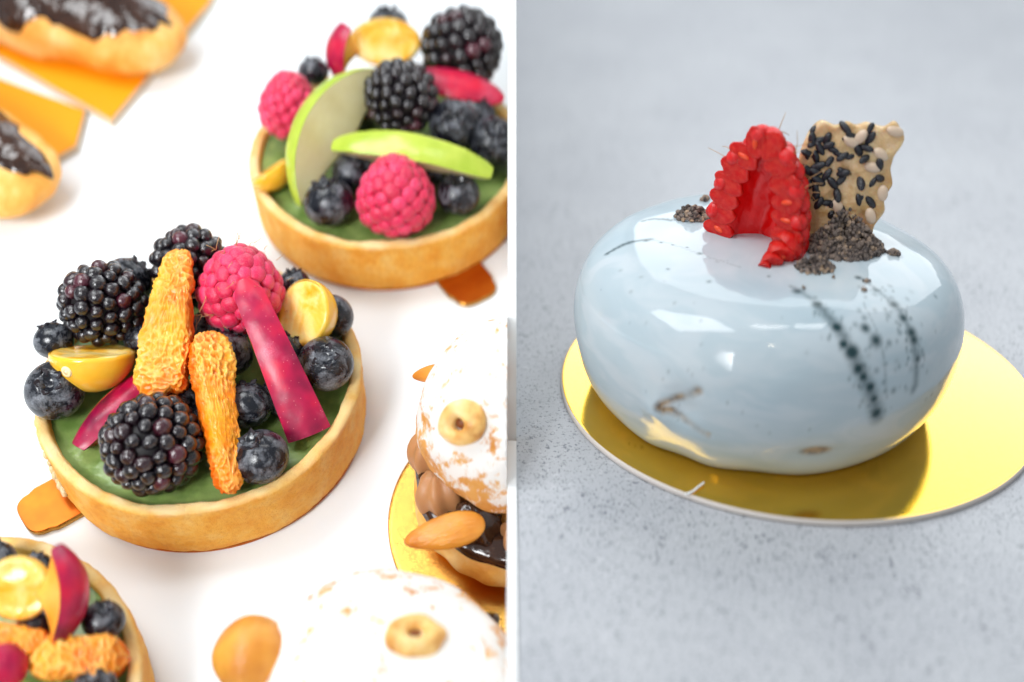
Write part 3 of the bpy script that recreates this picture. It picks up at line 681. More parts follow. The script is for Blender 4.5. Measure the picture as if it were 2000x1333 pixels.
mandarin('peeled mandarin segment at the left on the corner tart, below the golden berry half', onL(-40, 1240, 2.4), onL(95, 1262, 2.4), SL((0, -0.3, 1)), 0.6, 0.7, 0.12, 'peeled mandarin segments on the corner tart', 15)
blueberry(202, 1212, 2.1, 42, (0.2, 0.2, 1), 'blueberry at the right rim of the corner tart, right of the red plum wedge', gb, 0)
blueberry(186, 1345, 2.0, 45, (0.0, 0.2, 1), 'blueberry at the very bottom of the photo on the corner tart', gb, 1)
blueberry(72, 1218, 2.2, 38, (0.0, 0.5, 1), 'dark blueberry below the golden berry half on the corner tart', gb, 2)
blueberry(-6, 1092, 2.3, 38, (0.0, 0.5, 1), 'blueberry behind the golden berry half on the corner tart', gb, 0)
blueberry(72, 1112, 2.3, 34, (0.0, 0.5, 1), 'blueberry between golden berry half and plum wedge on the corner tart', gb, 1)

# ------------------------------------------------------------------ eclairs
def cap(a, b, c, nu, nv, edge, seed, off=0.0):
    u = np.linspace(0, 2 * np.pi, nu, endpoint=False); rows = []
    ev = edge(u)
    for k in range(nv):
        th = 0.002 + (ev - 0.002) * k / (nv - 1); kk = k / (nv - 1)
        r = np.sin(th); thick = off * np.sqrt(np.clip(1 - kk ** 6, 0, 1))
        sup = (np.abs(np.cos(u)) ** 3.2 + np.abs(np.sin(u)) ** 3.2) ** (-1 / 3.2)
        rows.append(np.stack([(a * r + thick * r) * np.cos(u) * (0.75 + 0.25 * sup), (b * r + thick * r) * np.sin(u) * (0.75 + 0.25 * sup), (c + thick) * np.cos(th)], -1))
    V = np.concatenate(rows); return V, quads(nu, nv)[:, ::-1]
def eclair(label, tip, ax, group, board_pts, L=5.5, w=1.75, hgt=1.45, seed=0, bh=0.25):
    tipv = onL(*tip, bh + 0.8); d = (onL(*ax, bh + 0.8) - tipv).normalized()
    c = tipv + d * L; c = c - NL * ((c - BASE1).dot(NL) - bh - 0.75)
    mx = frame(c, NL, d)
    t = thing('eclair', label, 'eclair', mx, group)
    V, F = ico(6); s = np.array((L, w, hgt * 0.75)); P = V * s
    sup = (np.abs(V[:, 0]) ** 2.8 + np.abs(V[:, 1]) ** 2.8 + np.abs(V[:, 2]) ** 2.2) ** (-1 / 2.6); P *= sup[:, None]
    P += V * (fbm(P, 0.6, seed, 3) * 0.14)[:, None]; P[:, 2] = np.maximum(P[:, 2], -0.74)
    part('choux_shell', data('choux_shell', P, F, 'choux'), t)
    Vc, Fc = cap(L * 0.97, w * 1.0, hgt * 0.98, 240, 40, lambda u: 1.26 + 0.10 * np.sin(5 * u + seed) + 0.08 * np.sin(11 * u + 2) + 0.05 * np.sin(23 * u), seed, 0.14)
    Vc = Vc + (Vc / np.linalg.norm(Vc, axis=1)[:, None]) * (fbm(Vc, 1.0, seed + 4, 3) * 0.16)[:, None]
    part('chocolate_icing', data('chocolate_icing', Vc, Fc, 'choc'), t)
    # the folded card under it
    P3 = [onL(px, py, bh - 0.1) for px, py in board_pts]; o = P3[0]
    q = [((p - o).dot(RIGHT), (p - o).dot(AL)) for p in P3]
    ar = sum(q[i][0] * q[(i + 1) % len(q)][1] - q[(i + 1) % len(q)][0] * q[i][1] for i in range(len(q)))
    if ar < 0: q = q[::-1]
    bmx = Matrix.Translation(o) @ ML.to_4x4()
    b = thing('cake_card', label[1], 'cake card', bmx, 'orange cards under the eclairs')
    V, F = prism(q, -0.24, -0.02, 0.02); part('card_rim', data('card_rim', V, F, 'card_edge', False), b)
    qa = np.array(q); cc = qa.mean(0); V, F = prism(cc + (qa - cc) * 0.985, -0.016, 0.03, 0.01); part('card_face', data('card_face', V, F, 'orange_card', False), b)
    return t
def eclair_pair():
    for args in (
        dict(label=('chocolate iced eclair at the top edge of the photo, the upper of two', 'orange card under the upper eclair, its corner pointing at the viewer'), tip=(358, 92), ax=(0, -12), board_pts=[(-150, 30), (218, 238), (412, 5), (440, -60), (-60, -240)], seed=1),
        dict(label=('chocolate iced eclair at the left edge of the photo, the lower of two', 'orange card under the lower eclair, behind the darker gap'), tip=(94, 375), ax=(-120, 275), board_pts=[(-250, 60), (168, 215), (150, 285), (100, 315), (-100, 420), (-320, 330)], seed=3, w=1.8)):
        lab = args['label']
        L_ = lab
        t = eclair(L_, **{k: v for k, v in args.items() if k != 'label'}, group='chocolate iced eclairs')
        t['label'] = L_[0]
_thing = thing
def thing(name, label, cat, mx=None, group=None, me=None):
    return _thing(name, label[0] if isinstance(label, tuple) else label, cat, mx, group, me)
eclair_pair()

# ------------------------------------------------------------------ sugared choux with nuts
def choux_dome(a, c, seed, amp=0.14):
    V, F = ico(6); P = V * np.array((a, a, c)); P += V * (fbm(P, 0.75, seed, 3) * amp)[:, None]
    return V, P, F
def hash_name(t): return sum((i + 3) * ord(ch) for i, ch in enumerate(t))
def nut(label, c, up, rad, group, ring=True):
    px_seed = abs(hash_name(label)) % 97; mx = frame(c, up, SL((1, 0.25, 0)))
    t = thing('hazelnut', label, 'hazelnut', mx, group)
    if ring:
        pr = spline([(rad * 0.22, -0.08 * rad), (rad * 0.27, 0.25 * rad), (rad * 0.5, 0.45 * rad), (rad * 0.82, 0.32 * rad), (rad, 0), (rad * 0.85, -0.3 * rad), (rad * 0.4, -0.42 * rad)], 26)
        V, F = lathe(pr, 48); V += (0.13 * rad * np.stack([fbm(V, 0.9 / rad, int(px_seed) + k, 2) for k in range(3)], 1)); V[:, 0] *= 1.12
        part('kernel', data('kernel', V, F, 'nut'), t)
        V, F = ico(3); part('hollow', data('hollow', V * (rad * 0.27, rad * 0.27, rad * 0.2), F, 'hollow'), t)
    else:
        V, F = ico(4); V = V * np.array((rad * 1.4, rad * 0.58, rad * 0.30)); V[:, 1] *= 1 + 0.25 * V[:, 0] / rad / 1.25
        part('kernel', data('kernel', V, F, 'caramel'), t)
    return t
def choux_bun(label, bc, a, seed, group, top_h=2.35, c=1.35, back=0.0):
    mx = Matrix.Translation(bc) @ ML.to_4x4()
    t = thing('choux_bun', label, 'choux bun', mx, group)
    V, P, F = choux_dome(a * 1.10, 0.80, seed + 1, 0.12); P[:, 2] += 0.62; P[:, 2] = np.maximum(P[:, 2], 0.02)
    part('bottom_shell', data('bottom_shell', P, F, 'choux'), t)
    for k in range(11):                        # piped cream swags between the halves
        an = 2 * np.pi * k / 11 + 0.2; V, F = ico(4); V = V * np.array((0.62, 0.55, 0.62)); V *= (1 + 0.10 * np.cos(7 * np.arctan2(V[:, 1], V[:, 0])))[:, None]
        part('piped_cream', data('piped_cream', V, F, 'choc' if k % 3 == 1 else 'cream'), t, Matrix.Translation((a * 0.86 * math.cos(an), a * 0.86 * math.sin(an) + back * 0.5, 1.3)) @ Matrix.Rotation(an, 4, 'Z') @ Matrix.Rotation(0.5, 4, 'X'))
    Vd, Fd = lathe([(a * 0.9, 0.95), (a * 1.02, 1.0), (a * 1.05, 1.12), (a * 0.98, 1.3), (0.1, 1.34)], 120); Vd[:, :2] *= (1 + 0.06 * fbm(Vd, 0.9, seed, 2))[:, None]; Vd[:, 2] += 0.10 * fbm(Vd, 0.8, seed + 2, 2); part('chocolate_layer', data('chocolate_layer', Vd, Fd, 'choc'), t)
    V, P, F = choux_dome(a, c, seed, 0.13); P[:, 2] = np.where(P[:, 2] < 0, P[:, 2] * 0.32, P[:, 2])
    sug = np.clip(0.25 + 0.9 * (V[:, 2] + 0.25), 0, 1); P[:, 2] += top_h - 1.0; P[:, 1] += back
    part('sugared_lid', data('sugared_lid', P, F, 'sugar', True, {'sugar': sug}), t)
    return t
ub = onL(1020, 985, 0.0)
def foil_board(c, r, label, tip=0.0):
    pr = [(r * 0.5, -0.095), (r - 0.03, -0.095), (r, -0.07), (r, -0.02), (r - 0.02, 0.0), (r * 0.995 - 0.1, 0.0), (0.01, 0.0)]
    V, F = lathe(pr, 160)
    t = thing('round_board', label, 'cake board', Matrix.Translation(c) @ ML.to_4x4(), None)
    part('board_face', data('board_face', V, F, 'gold_foil'), t); return t
def on_dome(px, py, c0, a, c):               # where the pixel's ray meets an ellipsoid standing on the shelf
    o = ML.transposed() @ (CAM - c0); d = ML.transposed() @ ray(px, py); k = Vector((1 / a, 1 / a, 1 / c))
    o2 = Vector((o.x * k.x, o.y * k.y, o.z * k.z)); d2 = Vector((d.x * k.x, d.y * k.y, d.z * k.z))
    b, A, cc = o2.dot(d2), d2.dot(d2), o2.dot(o2) - 1
    q = max(b * b - A * cc, 0); tt = (-b - math.sqrt(q)) / A
    p = o + d * tt; p = p / Vector((p.x * k.x, p.y * k.y, p.z * k.z)).length; n = Vector((p.x * k.x ** 2, p.y * k.y ** 2, p.z * k.z ** 2)).normalized()
    return c0 + ML @ p, ML @ n
foil_board(onL(1050, 1010, 0.0), 3.55, 'round gold foil board under the sugared choux bun by the divider')
bb = onL(1018, 985, 0.0); choux_bun('sugar dusted choux bun on a gold foil board, cut by the divider', bb, 2.35, 31, 'sugar dusted choux buns', 3.1, 2.75, 0.75)
lc = bb + NL * 2.1 + AL * 0.75
p, n = on_dome(902, 826, lc, 2.35, 2.75); nut('hazelnut ring on the sugared lid of the bun by the divider', p, n + SL((0, -0.3, 0.2)), 0.51, 'nuts on the choux buns')
p, n = on_dome(838, 728, lc, 2.35, 2.75); nut('amber caramel nut at the back left of the bun by the divider', p, SL((-0.4, -0.7, 0.6)), 0.36, 'nuts on the choux buns', False)
nut('long amber caramel nut stuck in the front of the bun by the divider', onL(868, 1040, 1.75), SL((-0.1, -0.4, 0.9)), 0.66, 'nuts on the choux buns', False)
b3 = onL(775, 1430, 0.0); choux_bun('blurred white choux bun at the bottom of the photo', b3, 2.6, 45, 'sugar dusted choux buns', 2.9, 1.6)
p, n = on_dome(810, 1243, b3 + NL * 1.9, 2.6, 1.6); nut('hazelnut ring on the blurred bun at the bottom of the photo', p, n, 0.52, 'nuts on the choux buns')
def dome_ball(name, label, cat, px, py, h, r, mat, sc=(1, 1, 1)):
    V, F = ico(5); V *= (1 + 0.04 * fbm(V, 1.2, 3, 2))[:, None]; V = V * np.array(sc) * r
    thing(name, label, cat, Matrix.Translation(onL(px, py, h)) @ ML.to_4x4(), None, data(name, V, F, mat))
dome_ball('caramel_ball', 'glossy amber caramel ball left of the blurred bun at the bottom', 'caramel ball', 496, 1282, 2.3, 0.80, 'caramel', (1, 1, 1.05))
dome_ball('cream_ball', 'white cream blob between the caramel ball and the blurred bun', 'cream blob', 594, 1222, 2.6, 0.52, 'white_cream')

# ------------------------------------------------------------------ the glazed cake on the counter
BC = onR(1549, 756, 0.0)                       # board centre
BT = 0.16                                      # board thickness
CC = Vector((BC.x - 0.98, BC.y - 0.32, BT))    # cake centre on the board
def gold_board():
    r = 5.68
    t = thing('round_board', 'round mirror gold board under the glazed cake', 'cake board', Matrix.Translation(BC), None)
    V, F = lathe([(0.01, BT), (r - 0.08, BT), (r - 0.03, BT - 0.008)], 220); part('gold_face', data('gold_face', V, F[:, ::-1], 'gold'), t)
    V, F = lathe([(r - 0.03, BT - 0.009), (r, BT - 0.03), (r + 0.005, 0.03), (r - 0.02, 0.004), (r - 0.5, 0.003)], 220); part('card_rim', data('card_rim', V, F[:, ::-1], 'pale_edge'), t)
gold_board()
PROF = spline([(3.88, 0.01), (4.02, 0.06), (4.30, 0.36), (4.58, 0.95), (4.74, 1.6), (4.76, 2.15), (4.64, 2.75), (4.34, 3.28), (3.84, 3.64), (3.1, 3.83), (2.2, 3.89), (1.3, 3.90), (0.6, 3.90), (0.01, 3.89)], 200)
def cake_top(x, y):                            # world x, y -> world z of the glaze
    r = math.hypot(x - CC.x, y - CC.y); p = PROF[PROF[:, 1] > 2.3]
    return CC.z + float(np.interp(r, p[::-1, 0], p[::-1, 1]))
def on_cake(px, py, lift=0.0):
    z = CC.z + 3.8; p = onR(px, py, z)
    for _ in range(12):
        z = cake_top(p.x, p.y); p = onR(px, py, z + lift)
    return p
def cake():
    t = thing('glazed_cake', 'pale blue mirror glazed round cake with dark speckled streaks', 'cake', Matrix.Translation(CC))
    nu = 520; V, F = lathe(PROF, nu); F = F[:, :]
    nrm = V.copy(); nrm[:, 2] = 0; rr = np.linalg.norm(nrm, axis=1)[:, None]; nrm /= np.maximum(rr, 0.5)
    wob = 0.035 * fbm(V, 0.45, 12, 2) + 0.006 * fbm(V, 2.0, 4, 2)
    low = np.clip(1 - V[:, 2] / 0.7, 0, 1); th = np.arctan2(V[:, 1], V[:, 0])
    wob = wob + low * 0.05 * np.sin(9 * th + 2 * np.sin(3 * th))
    V = V + nrm * wob[:, None]; V[:, 2] += 0.03 * fbm(V, 0.5, 30, 2) * (V[:, 2] > 2.8)
    Wd = V + np.array(CC); px, py, z = project(Wd)
    # outward normals to know the side that faces the camera
    G = V.reshape(len(PROF), nu, 3); du = np.roll(G, -1, 1) - np.roll(G, 1, 1); dv = np.gradient(G, axis=0)
    N = np.cross(du, dv).reshape(-1, 3); N /= np.linalg.norm(N, axis=1)[:, None] + 1e-9
    face = ((np.array(CAM) - Wd) * N).sum(1) > 0
    def hit(x, y):
        d = (px - x) ** 2 + (py - y) ** 2; d = np.where(face, d, 1e9); return V[int(np.argmin(d))]
    fleck = np.zeros(len(V)); tear = np.zeros(len(V))
    def spot(x, y, r, a=1.0, soft=0.62, arr=None):
        arr = fleck if arr is None else arr; c = hit(x, y); d = np.linalg.norm(V - c, axis=1); rad = r * 0.0122
        np.maximum(arr, a * np.clip((rad * (1 + soft) - d) / (rad * 2 * soft), 0, 1), out=arr)
    def streak(pts, r0, r1, a, arr=None, n=40, soft=0.9):
        for k, (x, y) in enumerate(spline(pts, n)):
            spot(x, y, r0 + (r1 - r0) * k / n, a, soft, arr)
    r = np.random.RandomState(3)
    s3_ = [(1700, 552), (1765, 603), (1803, 668), (1814, 740)]
    s1 = [(1603, 603), (1645, 650), (1675, 702), (1700, 748), (1722, 792), (1733, 828)]
    streak([(1545, 566), (1565, 575), (1603, 603)], 2, 6, 0.45); streak(s1, 8, 12, 0.7)
    streak([(1700, 600), (1728, 660), (1745, 720), (1750, 790)], 2, 3, 0.35)
    streak([(1255, 468), (1300, 478), (1360, 500), (1440, 525)], 2, 2, 0.3)
    for x, y, q in ((1605, 605, 10), (1645, 649, 11), (1661, 684, 9), (1676, 703, 14), (1693, 736, 11), (1703, 752, 9), (1716, 770, 10), (1723, 795, 8), (1731, 822, 12)): spot(x, y, q * 0.98, 0.98, 0.4)
    for x, y, q in ((1706, 653, 10), (1727, 677, 13)): spot(x, y, q * 0.85, 0.95)
    s3 = [(1700, 552), (1730, 575), (1765, 603), (1788, 635), (1803, 668), (1812, 705), (1814, 740), (1808, 775)]
    streak(s3, 4, 7, 0.6)
    for x, y, q in ((1766, 604, 10), (1785, 630, 9), (1801, 660, 11), (1806, 675, 10), (1813, 712, 7), (1690, 549, 6), (1726, 572, 6)): spot(x, y, q, 0.95)
    for k in range(150):
        q = s1 if r.rand() < 0.6 else s3_; a, b = q[(m := r.randint(len(q) - 1))], q[m + 1]; f = r.rand(); spot(a[0] + (b[0] - a[0]) * f + r.normal(0, 13), a[1] + (b[1] - a[1]) * f + r.normal(0, 10), r.uniform(1.5, 3.6), r.uniform(0.3, 0.8), 0.5)
    for k in range(60):
        x, y = r.uniform(1680, 1862), r.uniform(560, 800); spot(x, y, r.uniform(2.5, 5.5), r.uniform(0.2, 0.6), 0.6)
    streak([(1163, 497), (1185, 484), (1215, 473), (1255, 468)], 4, 6, 0.75); spot(1247, 469, 7, 0.95)
    for x, y, q in ((1278, 474, 4), (1300, 479, 3), (1330, 486, 3), (1358, 497, 6), (1290, 530, 3), (1375, 557, 4), (1562, 575, 9), (1500, 545, 3)): spot(x, y, q, 0.85)
    streak([(1236, 430), (1262, 425), (1300, 428)], 3, 4, 0.7)
    for k in range(34): spot(r.uniform(1150, 1620), r.uniform(470, 900), r.uniform(2, 4), r.uniform(0.15, 0.4), 0.6)
    # torn fold low on the left
    streak([(1350, 777), (1318, 793), (1272, 806), (1300, 822), (1345, 850), (1375, 866)], 7, 5, 1.0, tear, 60, 0.8)
    tear *= np.clip(0.8 + 0.7 * fbm(V, 3.0, 17, 3), 0.3, 1)
    d = np.linalg.norm(V - hit(1320, 812), axis=1); e = np.linalg.norm(V - hit(1262, 812), axis=1)
    V -= N * (0.16 * np.exp(-(d / 0.42) ** 2) - 0.10 * np.exp(-(e / 0.35) ** 2))[:, None]
    V -= N * (0.05 * tear)[:, None]
    # thin place at the foot where the sponge shows
    b = hit(1603, 903); d = np.linalg.norm((V - b) * np.array((0.55, 0.55, 1.6)), axis=1)
    V[:, 2] += 0.14 * np.exp(-(d / 0.35) ** 2)
    tear2 = 0.85 * np.clip((0.24 - d) / 0.1, 0, 1); tear = np.maximum(tear, tear2)
    V[:, :2] *= 0.935
    part('glaze', data('glaze', V, F, 'glaze', True, {'fleck': fleck, 'tear': tear}), t)
    V, F = lathe([(3.54, 0.0), (3.60, 0.05), (3.57, 0.12), (3.2, 0.2), (0.1, 0.2)], 200)
    k = 1 + 0.014 * fbm(V, 1.6, 5, 3); V[:, 0] *= k; V[:, 1] *= k
    part('biscuit_base', data('biscuit_base', V, F, 'biscuit'), t)
cake()

# the halved raspberry standing on the cake
def cut_raspberry():
    Rr, H = 1.20, 2.74; foot = on_cake(1466, 478)
    mx = Matrix.Translation((foot.x, foot.y, foot.z - 0.02)) @ Matrix.Rotation(R(2), 4, 'Y') @ Matrix.Rotation(R(-42), 4, 'Z')
    t = thing('raspberry', 'halved hollow raspberry standing open side forward on the glazed cake', 'raspberry', mx)
    def rad(z, k=0.0):                          # dome profile; k: inset
        return max(0.02, (Rr - k) * (1 - min(1, max(0, z / (H - k))) ** 2.3) ** 0.62)
    rows, n, m = [], 46, 60
    for j in range(n):
        z = (H - 0.06) * j / (n - 1)
        rows.append([(rad(z, 0.06) * math.cos(a), rad(z, 0.06) * math.sin(a), z) for a in np.linspace(0, np.pi, m)])
    Vo = np.array(rows).reshape(-1, 3); Vo += 0.03 * fbm(Vo, 2, 3, 2)[:, None] * (Vo[:, 1:2] > 0.05)
    rows = []
    for j in range(n):
        z = (H - 0.64) * j / (n - 1)
        rows.append([(rad(z, 0.60) * math.cos(a) * (1 - 0.02 * abs(math.sin(7 * a))), rad(z, 0.55) * math.sin(a) * (1 - 0.03 * math.sin(9 * a + 2 * z)), z) for a in np.linspace(0, np.pi, m)])
    Vi = np.array(rows).reshape(-1, 3); Vi += 0.05 * fbm(Vi, 2.6, 9, 3)[:, None] * (Vi[:, 1:2] > 0.05)
    q = quads(m, n, False); k = len(Vo); F = q[:, ::-1].tolist() if False else q.tolist()
    F += (q[:, ::-1] + k).tolist()
    for j in range(n - 1):                      # cut faces left and right
        F.append([j * m, (j + 1) * m, k + (j + 1) * m, k + j * m])
        F.append([j * m + m - 1, k + j * m + m - 1, k + (j + 1) * m + m - 1, (j + 1) * m + m - 1])
    F.append([(n - 1) * m + i for i in range(m)] + [k + (n - 1) * m + i for i in range(m)][::-1])
    part('cup', data('cup', np.vstack([Vo, Vi]), F, 'pulp'), t)
    # drupelets sliced by the cut, each with its pale seed
    r = np.random.RandomState(6); Vb, Fb = ico(4); Vb = Vb * (1 + 0.13 * fbm(Vb, 1.3, 3, 3))[:, None]
    Vb[:, 1] = np.maximum(Vb[:, 1], -0.22 + 0.07 * fbm(Vb, 2.0, 7, 2)); cutd = data('drupelet', Vb, Fb, 'pulp_cut')
    Vs, Fs = ico(3); seedd = data('seed', Vs * np.array((0.42, 0.2, 0.24)), Fs, 'seed')
    pts = []
    for sgn in (-1, 1):
        z = 0.12
        while z < H - 0.55:
            x = rad(z, 0.32); dz = 0.08; tx = rad(z + dz, 0.32) - x; sl = math.hypot(tx, dz)
            pts.append((sgn * x, z, math.atan2(dz, tx * sgn)))
            z += 0.385 * dz / sl
    pts += [(-0.20, H - 0.36, 0.25), (0.20, H - 0.34, math.pi - 0.25)]
    for (x, z, an) in pts:
        ext = -0.22 if (x > 0 and z < 0.3) else 0
        mxx = Matrix.Translation((x, 0.03, z)) @ Matrix.Rotation(-an + math.pi / 2 + r.normal(0, 0.12), 4, 'Y') @ Matrix.Diagonal((0.355 * r.uniform(0.94, 1.06), 0.30, 0.25 * r.uniform(0.92, 1.1), 1))
        d = part('drupelet', cutd, t, mxx)
        if r.rand() < 0.62: part('seed', seedd, d, Matrix.Translation((r.normal(0, 0.06), -0.17, r.normal(0, 0.05))) @ Matrix.Rotation(r.normal(0, 0.3), 4, 'Y'))
    # a strip of pulp trailing forward from the near foot
    for x, y, z, q in ((-0.28, -0.02, 0.28, 0.38), (-0.25, -0.34, 0.17, 0.34), (-0.28, -0.62, 0.09, 0.25), (-0.33, -0.80, 0.04, 0.14)):
        d = part('drupelet', cutd, t, Matrix.Translation((Rr + x, y, z)) @ Matrix.Rotation(R(35), 4, 'X') @ Matrix.Rotation(r.normal(0, 0.4), 4, 'Z') @ Matrix.Diagonal((q * 0.95, q * 1.05, q * 0.85, 1)))
        if q > 0.25: part('seed', seedd, d, Matrix.Translation((0, -0.16, 0.05)))
    # whole drupelets on the outside
    Vb, Fb = ico(3); outd = data('drupelet', Vb, Fb, 'pulp'); HP = []
    z = 0.18; row = 0
    while z < H - 0.15:
        rr = rad(z, 0.10); cnt = max(2, int(math.pi * rr / 0.40)); off = 0.5 if row % 2 else 0.0
        for i in range(cnt):
            a = math.pi * (i + 0.5 + (off - 0.25)) / cnt
            nn = Vector((math.cos(a), math.sin(a), 0.25 + 0.6 * z / H)); p = Vector((rr * math.cos(a), max(rr * math.sin(a), 0.12), z)); HP.append((p, nn))
            part('drupelet', outd, t, frame(p, nn) @ Matrix.Diagonal((0.24, 0.22, 0.19, 1)))
        z += 0.34; row += 1
    P = np.array([p[:] for p, _ in HP]); N = np.array([n_.normalized()[:] for _, n_ in HP])
    V, F = hairs_data(P, N, r, 34, 0.36); part('hairs', data('hairs', V, F, 'hair'), t, None, None, 'stuff')
cut_raspberry()

# sesame crisp
def crisp():
    foot = on_cake(1634, 472); zc = depth(foot); s = zc / FPX
    nrm = Vector((-0.22, -1, 0.10)).normalized(); mx = frame(foot, nrm, (1, -0.2, 0))
    t = thing('sesame_crisp', 'amber caramel crisp with black sesame seeds standing on the cake', 'sesame crisp', mx)
    cu, cv = s * 0.93, s / math.cos(PITCH) * 0.93
    def uv(x, y): return ((x - 1652) * cu, (462 - y) * cv)
    out = [(1570, 264), (1590, 240), (1618, 246), (1640, 237), (1662, 243), (1684, 238), (1712, 242), (1736, 233), (1757, 262), (1741, 296), (1740, 318), (1746, 345), (1736, 372), (1739, 398), (1725, 425), (1716, 475), (1650, 482), (1588, 475), (1572, 420), (1560, 380), (1566, 345), (1558, 310)]
    o = spline([uv(*p) for p in out] + [uv(*out[0])], 150)[:-1]
    c = o.mean(0); rings = [1.0, 1.0, 0.97] + list(np.linspace(0.93, 0.02, 22)); TH = 0.13; V = []
    for side in (1, -1):
        for k, q in enumerate(rings):
            z = (0.0 if k == 0 else TH * 0.6 if k == 1 else TH) * side
            V.append(np.column_stack([c + (o - c) * q, np.full(len(o), z)]))
    V = np.concatenate(V); n = len(o); nr = len(rings); half = n * nr
    bub = worley(V * np.array((1, 1, 0.2)), 2.6, 4)[0]; V[:, 2] += np.sign(V[:, 2]) * (0.08 * fbm(V, 1.6, 3, 3) - 0.07 * np.exp(-(bub / 0.28) ** 2)); V[:, :2] += 0.035 * np.stack([fbm(V, 2.5, 6, 2), fbm(V, 2.5, 9, 2)], 1)
    V[half:half + n] = V[:n]
    q = quads(n, nr); F = q[:, ::-1].tolist() + (q + half).tolist()
    o2 = [[half - n + i for i in range(n)], [2 * half - n + i for i in range(n)][::-1]]
    area = sum(o[i][0] * o[(i + 1) % n][1] - o[(i + 1) % n][0] * o[i][1] for i in range(n))
    if area > 0: F = [f[::-1] for f in F]
    part('caramel', data('caramel', V, F, 'crisp'), t)
    Vs, Fs = ico(3); Vs[:, :2] *= (1 - 0.32 * Vs[:, 1:2]) ; bd = data('sesame_seed', Vs * np.array((0.50, 1.0, 0.5)), Fs, 'sesame'); wd = data('sesame_seed', Vs * np.array((0.55, 1.0, 0.5)), Fs, 'white_sesame')
    r = np.random.RandomState(2)
    for x, y, a in ((1578, 268, .1), (1592, 283, .6), (1609, 266, -.3), (1637, 244, .8), (1569, 297, 1.2), (1621, 288, 1.5), (1646, 297, -.9), (1670, 283, .5), (1694, 260, -.4), (1689, 298, -1.0), (1573, 326, .8), (1601, 318, -1.1), (1618, 331, -.5),
                    (1652, 328, -1.2), (1582, 352, .3), (1600, 372, -.4), (1608, 384, -.4), (1684, 341, .2), (1708, 342, -.5), (1640, 367, .3), (1684, 374, .2), (1706, 376, .7), (1634, 409, -.1), (1668, 418, -.8), (1716, 305, .1), (1626, 346, .7), (1704, 455, -.3),
                    (1588, 330, 1.3), (1720, 334, 1.1), (1566, 350, .2), (1576, 375, -.2), (1588, 300, .3), (1652, 262, 1.2), (1662, 412, -1.2), (1596, 345, 1.0)):
        u, v = uv(x, y); part('sesame_seed', bd, t, Matrix.Translation((u, v, TH + r.uniform(-.03, .03))) @ Matrix.Rotation(a, 4, 'Z') @ Matrix.Rotation(r.normal(0, .25), 4, 'X') @ Matrix.Diagonal((.175 * r.uniform(.85, 1.1), .185 * r.uniform(.85, 1.12), .16, 1)))
    for k in range(26):
        u, v = uv(1660 + r.normal(-45, 42), r.uniform(250, 400))
        if uv(1568, 0)[0] < u < uv(1735, 0)[0]: part('sesame_seed', bd, t, Matrix.Translation((u, v, TH + r.uniform(-.06, .01))) @ Matrix.Rotation(r.uniform(0, 3), 4, 'Z') @ Matrix.Rotation(r.normal(0, .35), 4, 'X') @ Matrix.Diagonal((.15, .16, .14, 1)))
    for x, y, a in ((1712, 287, 1.0), (1698, 314, 1.4), (1711, 400, .3), (1672, 446, .8), (1650, 268, 1.0), (1733, 246, 1.3), (1642, 388, .5), (1676, 258, -.6), (1730, 356, .1)):
        u, v = uv(x, y); part('sesame_seed', wd, t, Matrix.Translation((u, v, TH + 0.02)) @ Matrix.Rotation(a, 4, 'Z') @ Matrix.Diagonal((.20, .19, .15, 1)), 'white sesame seed')
crisp()

# crumbs
def crumb_mesh(points, sizes, seed):
    r = np.random.RandomState(seed); Vs, Fs, o = [], [], 0; B, BF = ico(2)
    for p, s in zip(points, sizes):
        V = B * (1 + 0.42 * vnoise(B, 1.6, r.randint(9999))[:, None]) * s * r.uniform(0.7, 1.3, 3)
        Vs.append(V + np.array(p)); Fs += [[x + o for x in f] for f in BF]; o += len(V)
    return np.concatenate(Vs), Fs
def crumb_pile(label, cx, cy, rx, ry, hgt, n, seed, smax=0.10):
    r = np.random.RandomState(seed); c = on_cake(cx, cy); P, Sz = [], []
    while len(P) < n:
        a, q = r.uniform(0, 2 * np.pi), r.uniform(0, 1) ** 0.6
        x, y = c.x + rx * q * math.cos(a), c.y + ry * q * math.sin(a)
        top = hgt * max(0, 1 - q ** 1.6) * (0.75 + 0.4 * math.sin(3 * a + seed)); s = r.uniform(0.03, smax) * (0.75 if r.rand() < .5 else 1)
        P.append((x - c.x, y - c.y, cake_top(x, y) - c.z + 0.02 + top * r.uniform(0.2, 1.0) ** 0.6)); Sz.append(s)
    V, F = crumb_mesh(P, Sz, seed)
    o = thing('crumb_pile', label, 'crumbs', Matrix.Translation(c), None, data('crumb_pile', V, F, 'crumb', False)); o['kind'] = 'stuff'
crumb_pile('heap of dark biscuit crumbs between the raspberry and the sesame crisp', 1642, 480, 0.92, 0.85, 0.80, 1900, 3, 0.064)
crumb_pile('small spill of dark crumbs in front of the crumb heap', 1592, 524, 0.42, 0.34, 0.28, 230, 5, 0.06)
crumb_pile('small patch of dark crumbs left of the halved raspberry', 1352, 425, 0.42, 0.30, 0.28, 200, 7, 0.062)
def crumb(px, py, s, seed, label):
    c = on_cake(px, py, 0.03); r = np.random.RandomState(seed)
    P = [(0, 0, 0)] + [tuple(r.normal(0, s * 0.6, 3) * (1, 1, .3)) for _ in range(5)]; V, F = crumb_mesh(P, [s] + [s * .6] * 5, seed)
    thing('crumb', label, 'crumb', Matrix.Translation(c), 'loose crumbs on the cake', data('crumb', V, F, 'crumb', False))
crumb(1744, 494, 0.11, 1, 'largest loose crumb on the glaze, right of the crumb heap')
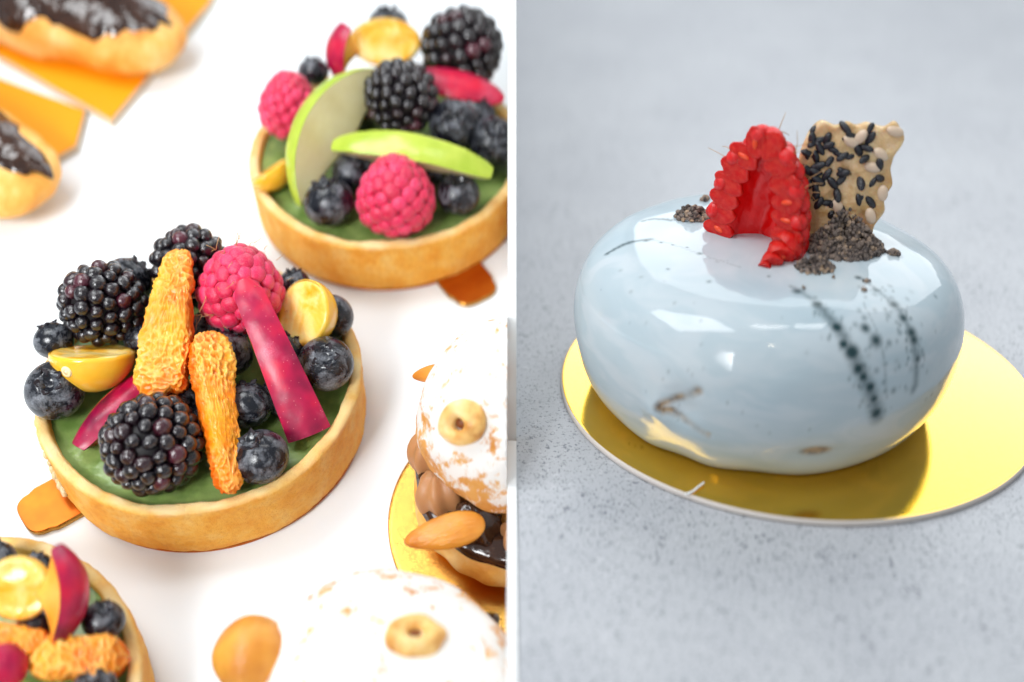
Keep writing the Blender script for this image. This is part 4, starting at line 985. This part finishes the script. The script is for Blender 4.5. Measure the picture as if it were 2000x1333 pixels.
crumb(1721, 487, 0.07, 2, 'loose crumb just right of the crumb heap, beside the largest one')
crumb(1692, 549, 0.06, 3, 'loose crumb at the upper end of the dark right streak')
crumb(1688, 566, 0.055, 4, 'pale loose crumb below the crumb at the streak end')
crumb(1628, 541, 0.04, 5, 'tiny crumb between the crumb spill and the streak')
crumb(1570, 562, 0.035, 6, 'tiny crumb nearest the viewer, below the crumb spill')
crumb(1376, 388, 0.09, 7, 'loose dark crumb behind the left crumb patch')
# fibre lying on the gold board
def fibre():
    P = [onR(x, y, BT + h) for x, y, h in ((1338, 966, .02), (1352, 961, .03), (1362, 953, .05), (1375, 943, .06))]; o = P[0]
    V, F = tube(spline([(p - o)[:] for p in P], 14), 0.026, 8)
    thing('white_fibre', 'short white fibre lying on the front of the gold board', 'fibre', Matrix.Translation(o), None, data('white_fibre', V, F, 'fibre'))
fibre()

# ------------------------------------------------------------------ what reaches the divider ends flush against it
def clip_left():
    lim = -HALF - 0.004
    for o in list(bpy.data.objects):
        if o.type != 'MESH' or o.get('kind') == 'structure' or o.name.startswith('divider'): continue
        chain, p, root = o.matrix_basis.copy(), o.parent, o
        while p is not None: chain = p.matrix_basis @ chain; root = p; p = p.parent
        if root.matrix_basis.translation.x > 1.7: continue
        bb = [(chain @ Vector(c)).x for c in o.bound_box]
        if max(bb) <= lim: continue
        if min(bb) > lim: bpy.data.objects.remove(o); continue
        inv = chain.inverted(); me = o.data.copy(); bm = bmesh.new(); bm.from_mesh(me)
        no = (chain.to_3x3().transposed() @ Vector((1, 0, 0))).normalized()
        cut = bmesh.ops.bisect_plane(bm, geom=bm.verts[:] + bm.edges[:] + bm.faces[:], dist=1e-6, plane_co=inv @ Vector((lim, chain.translation.y, chain.translation.z)), plane_no=no, clear_outer=True)
        eds = [e for e in cut['geom_cut'] if isinstance(e, bmesh.types.BMEdge) and e.is_boundary]
        if eds and o.name.split('.')[0] != 'crust': bmesh.ops.holes_fill(bm, edges=eds, sides=0)
        bm.to_mesh(me); bm.free(); o.data = me
clip_left()
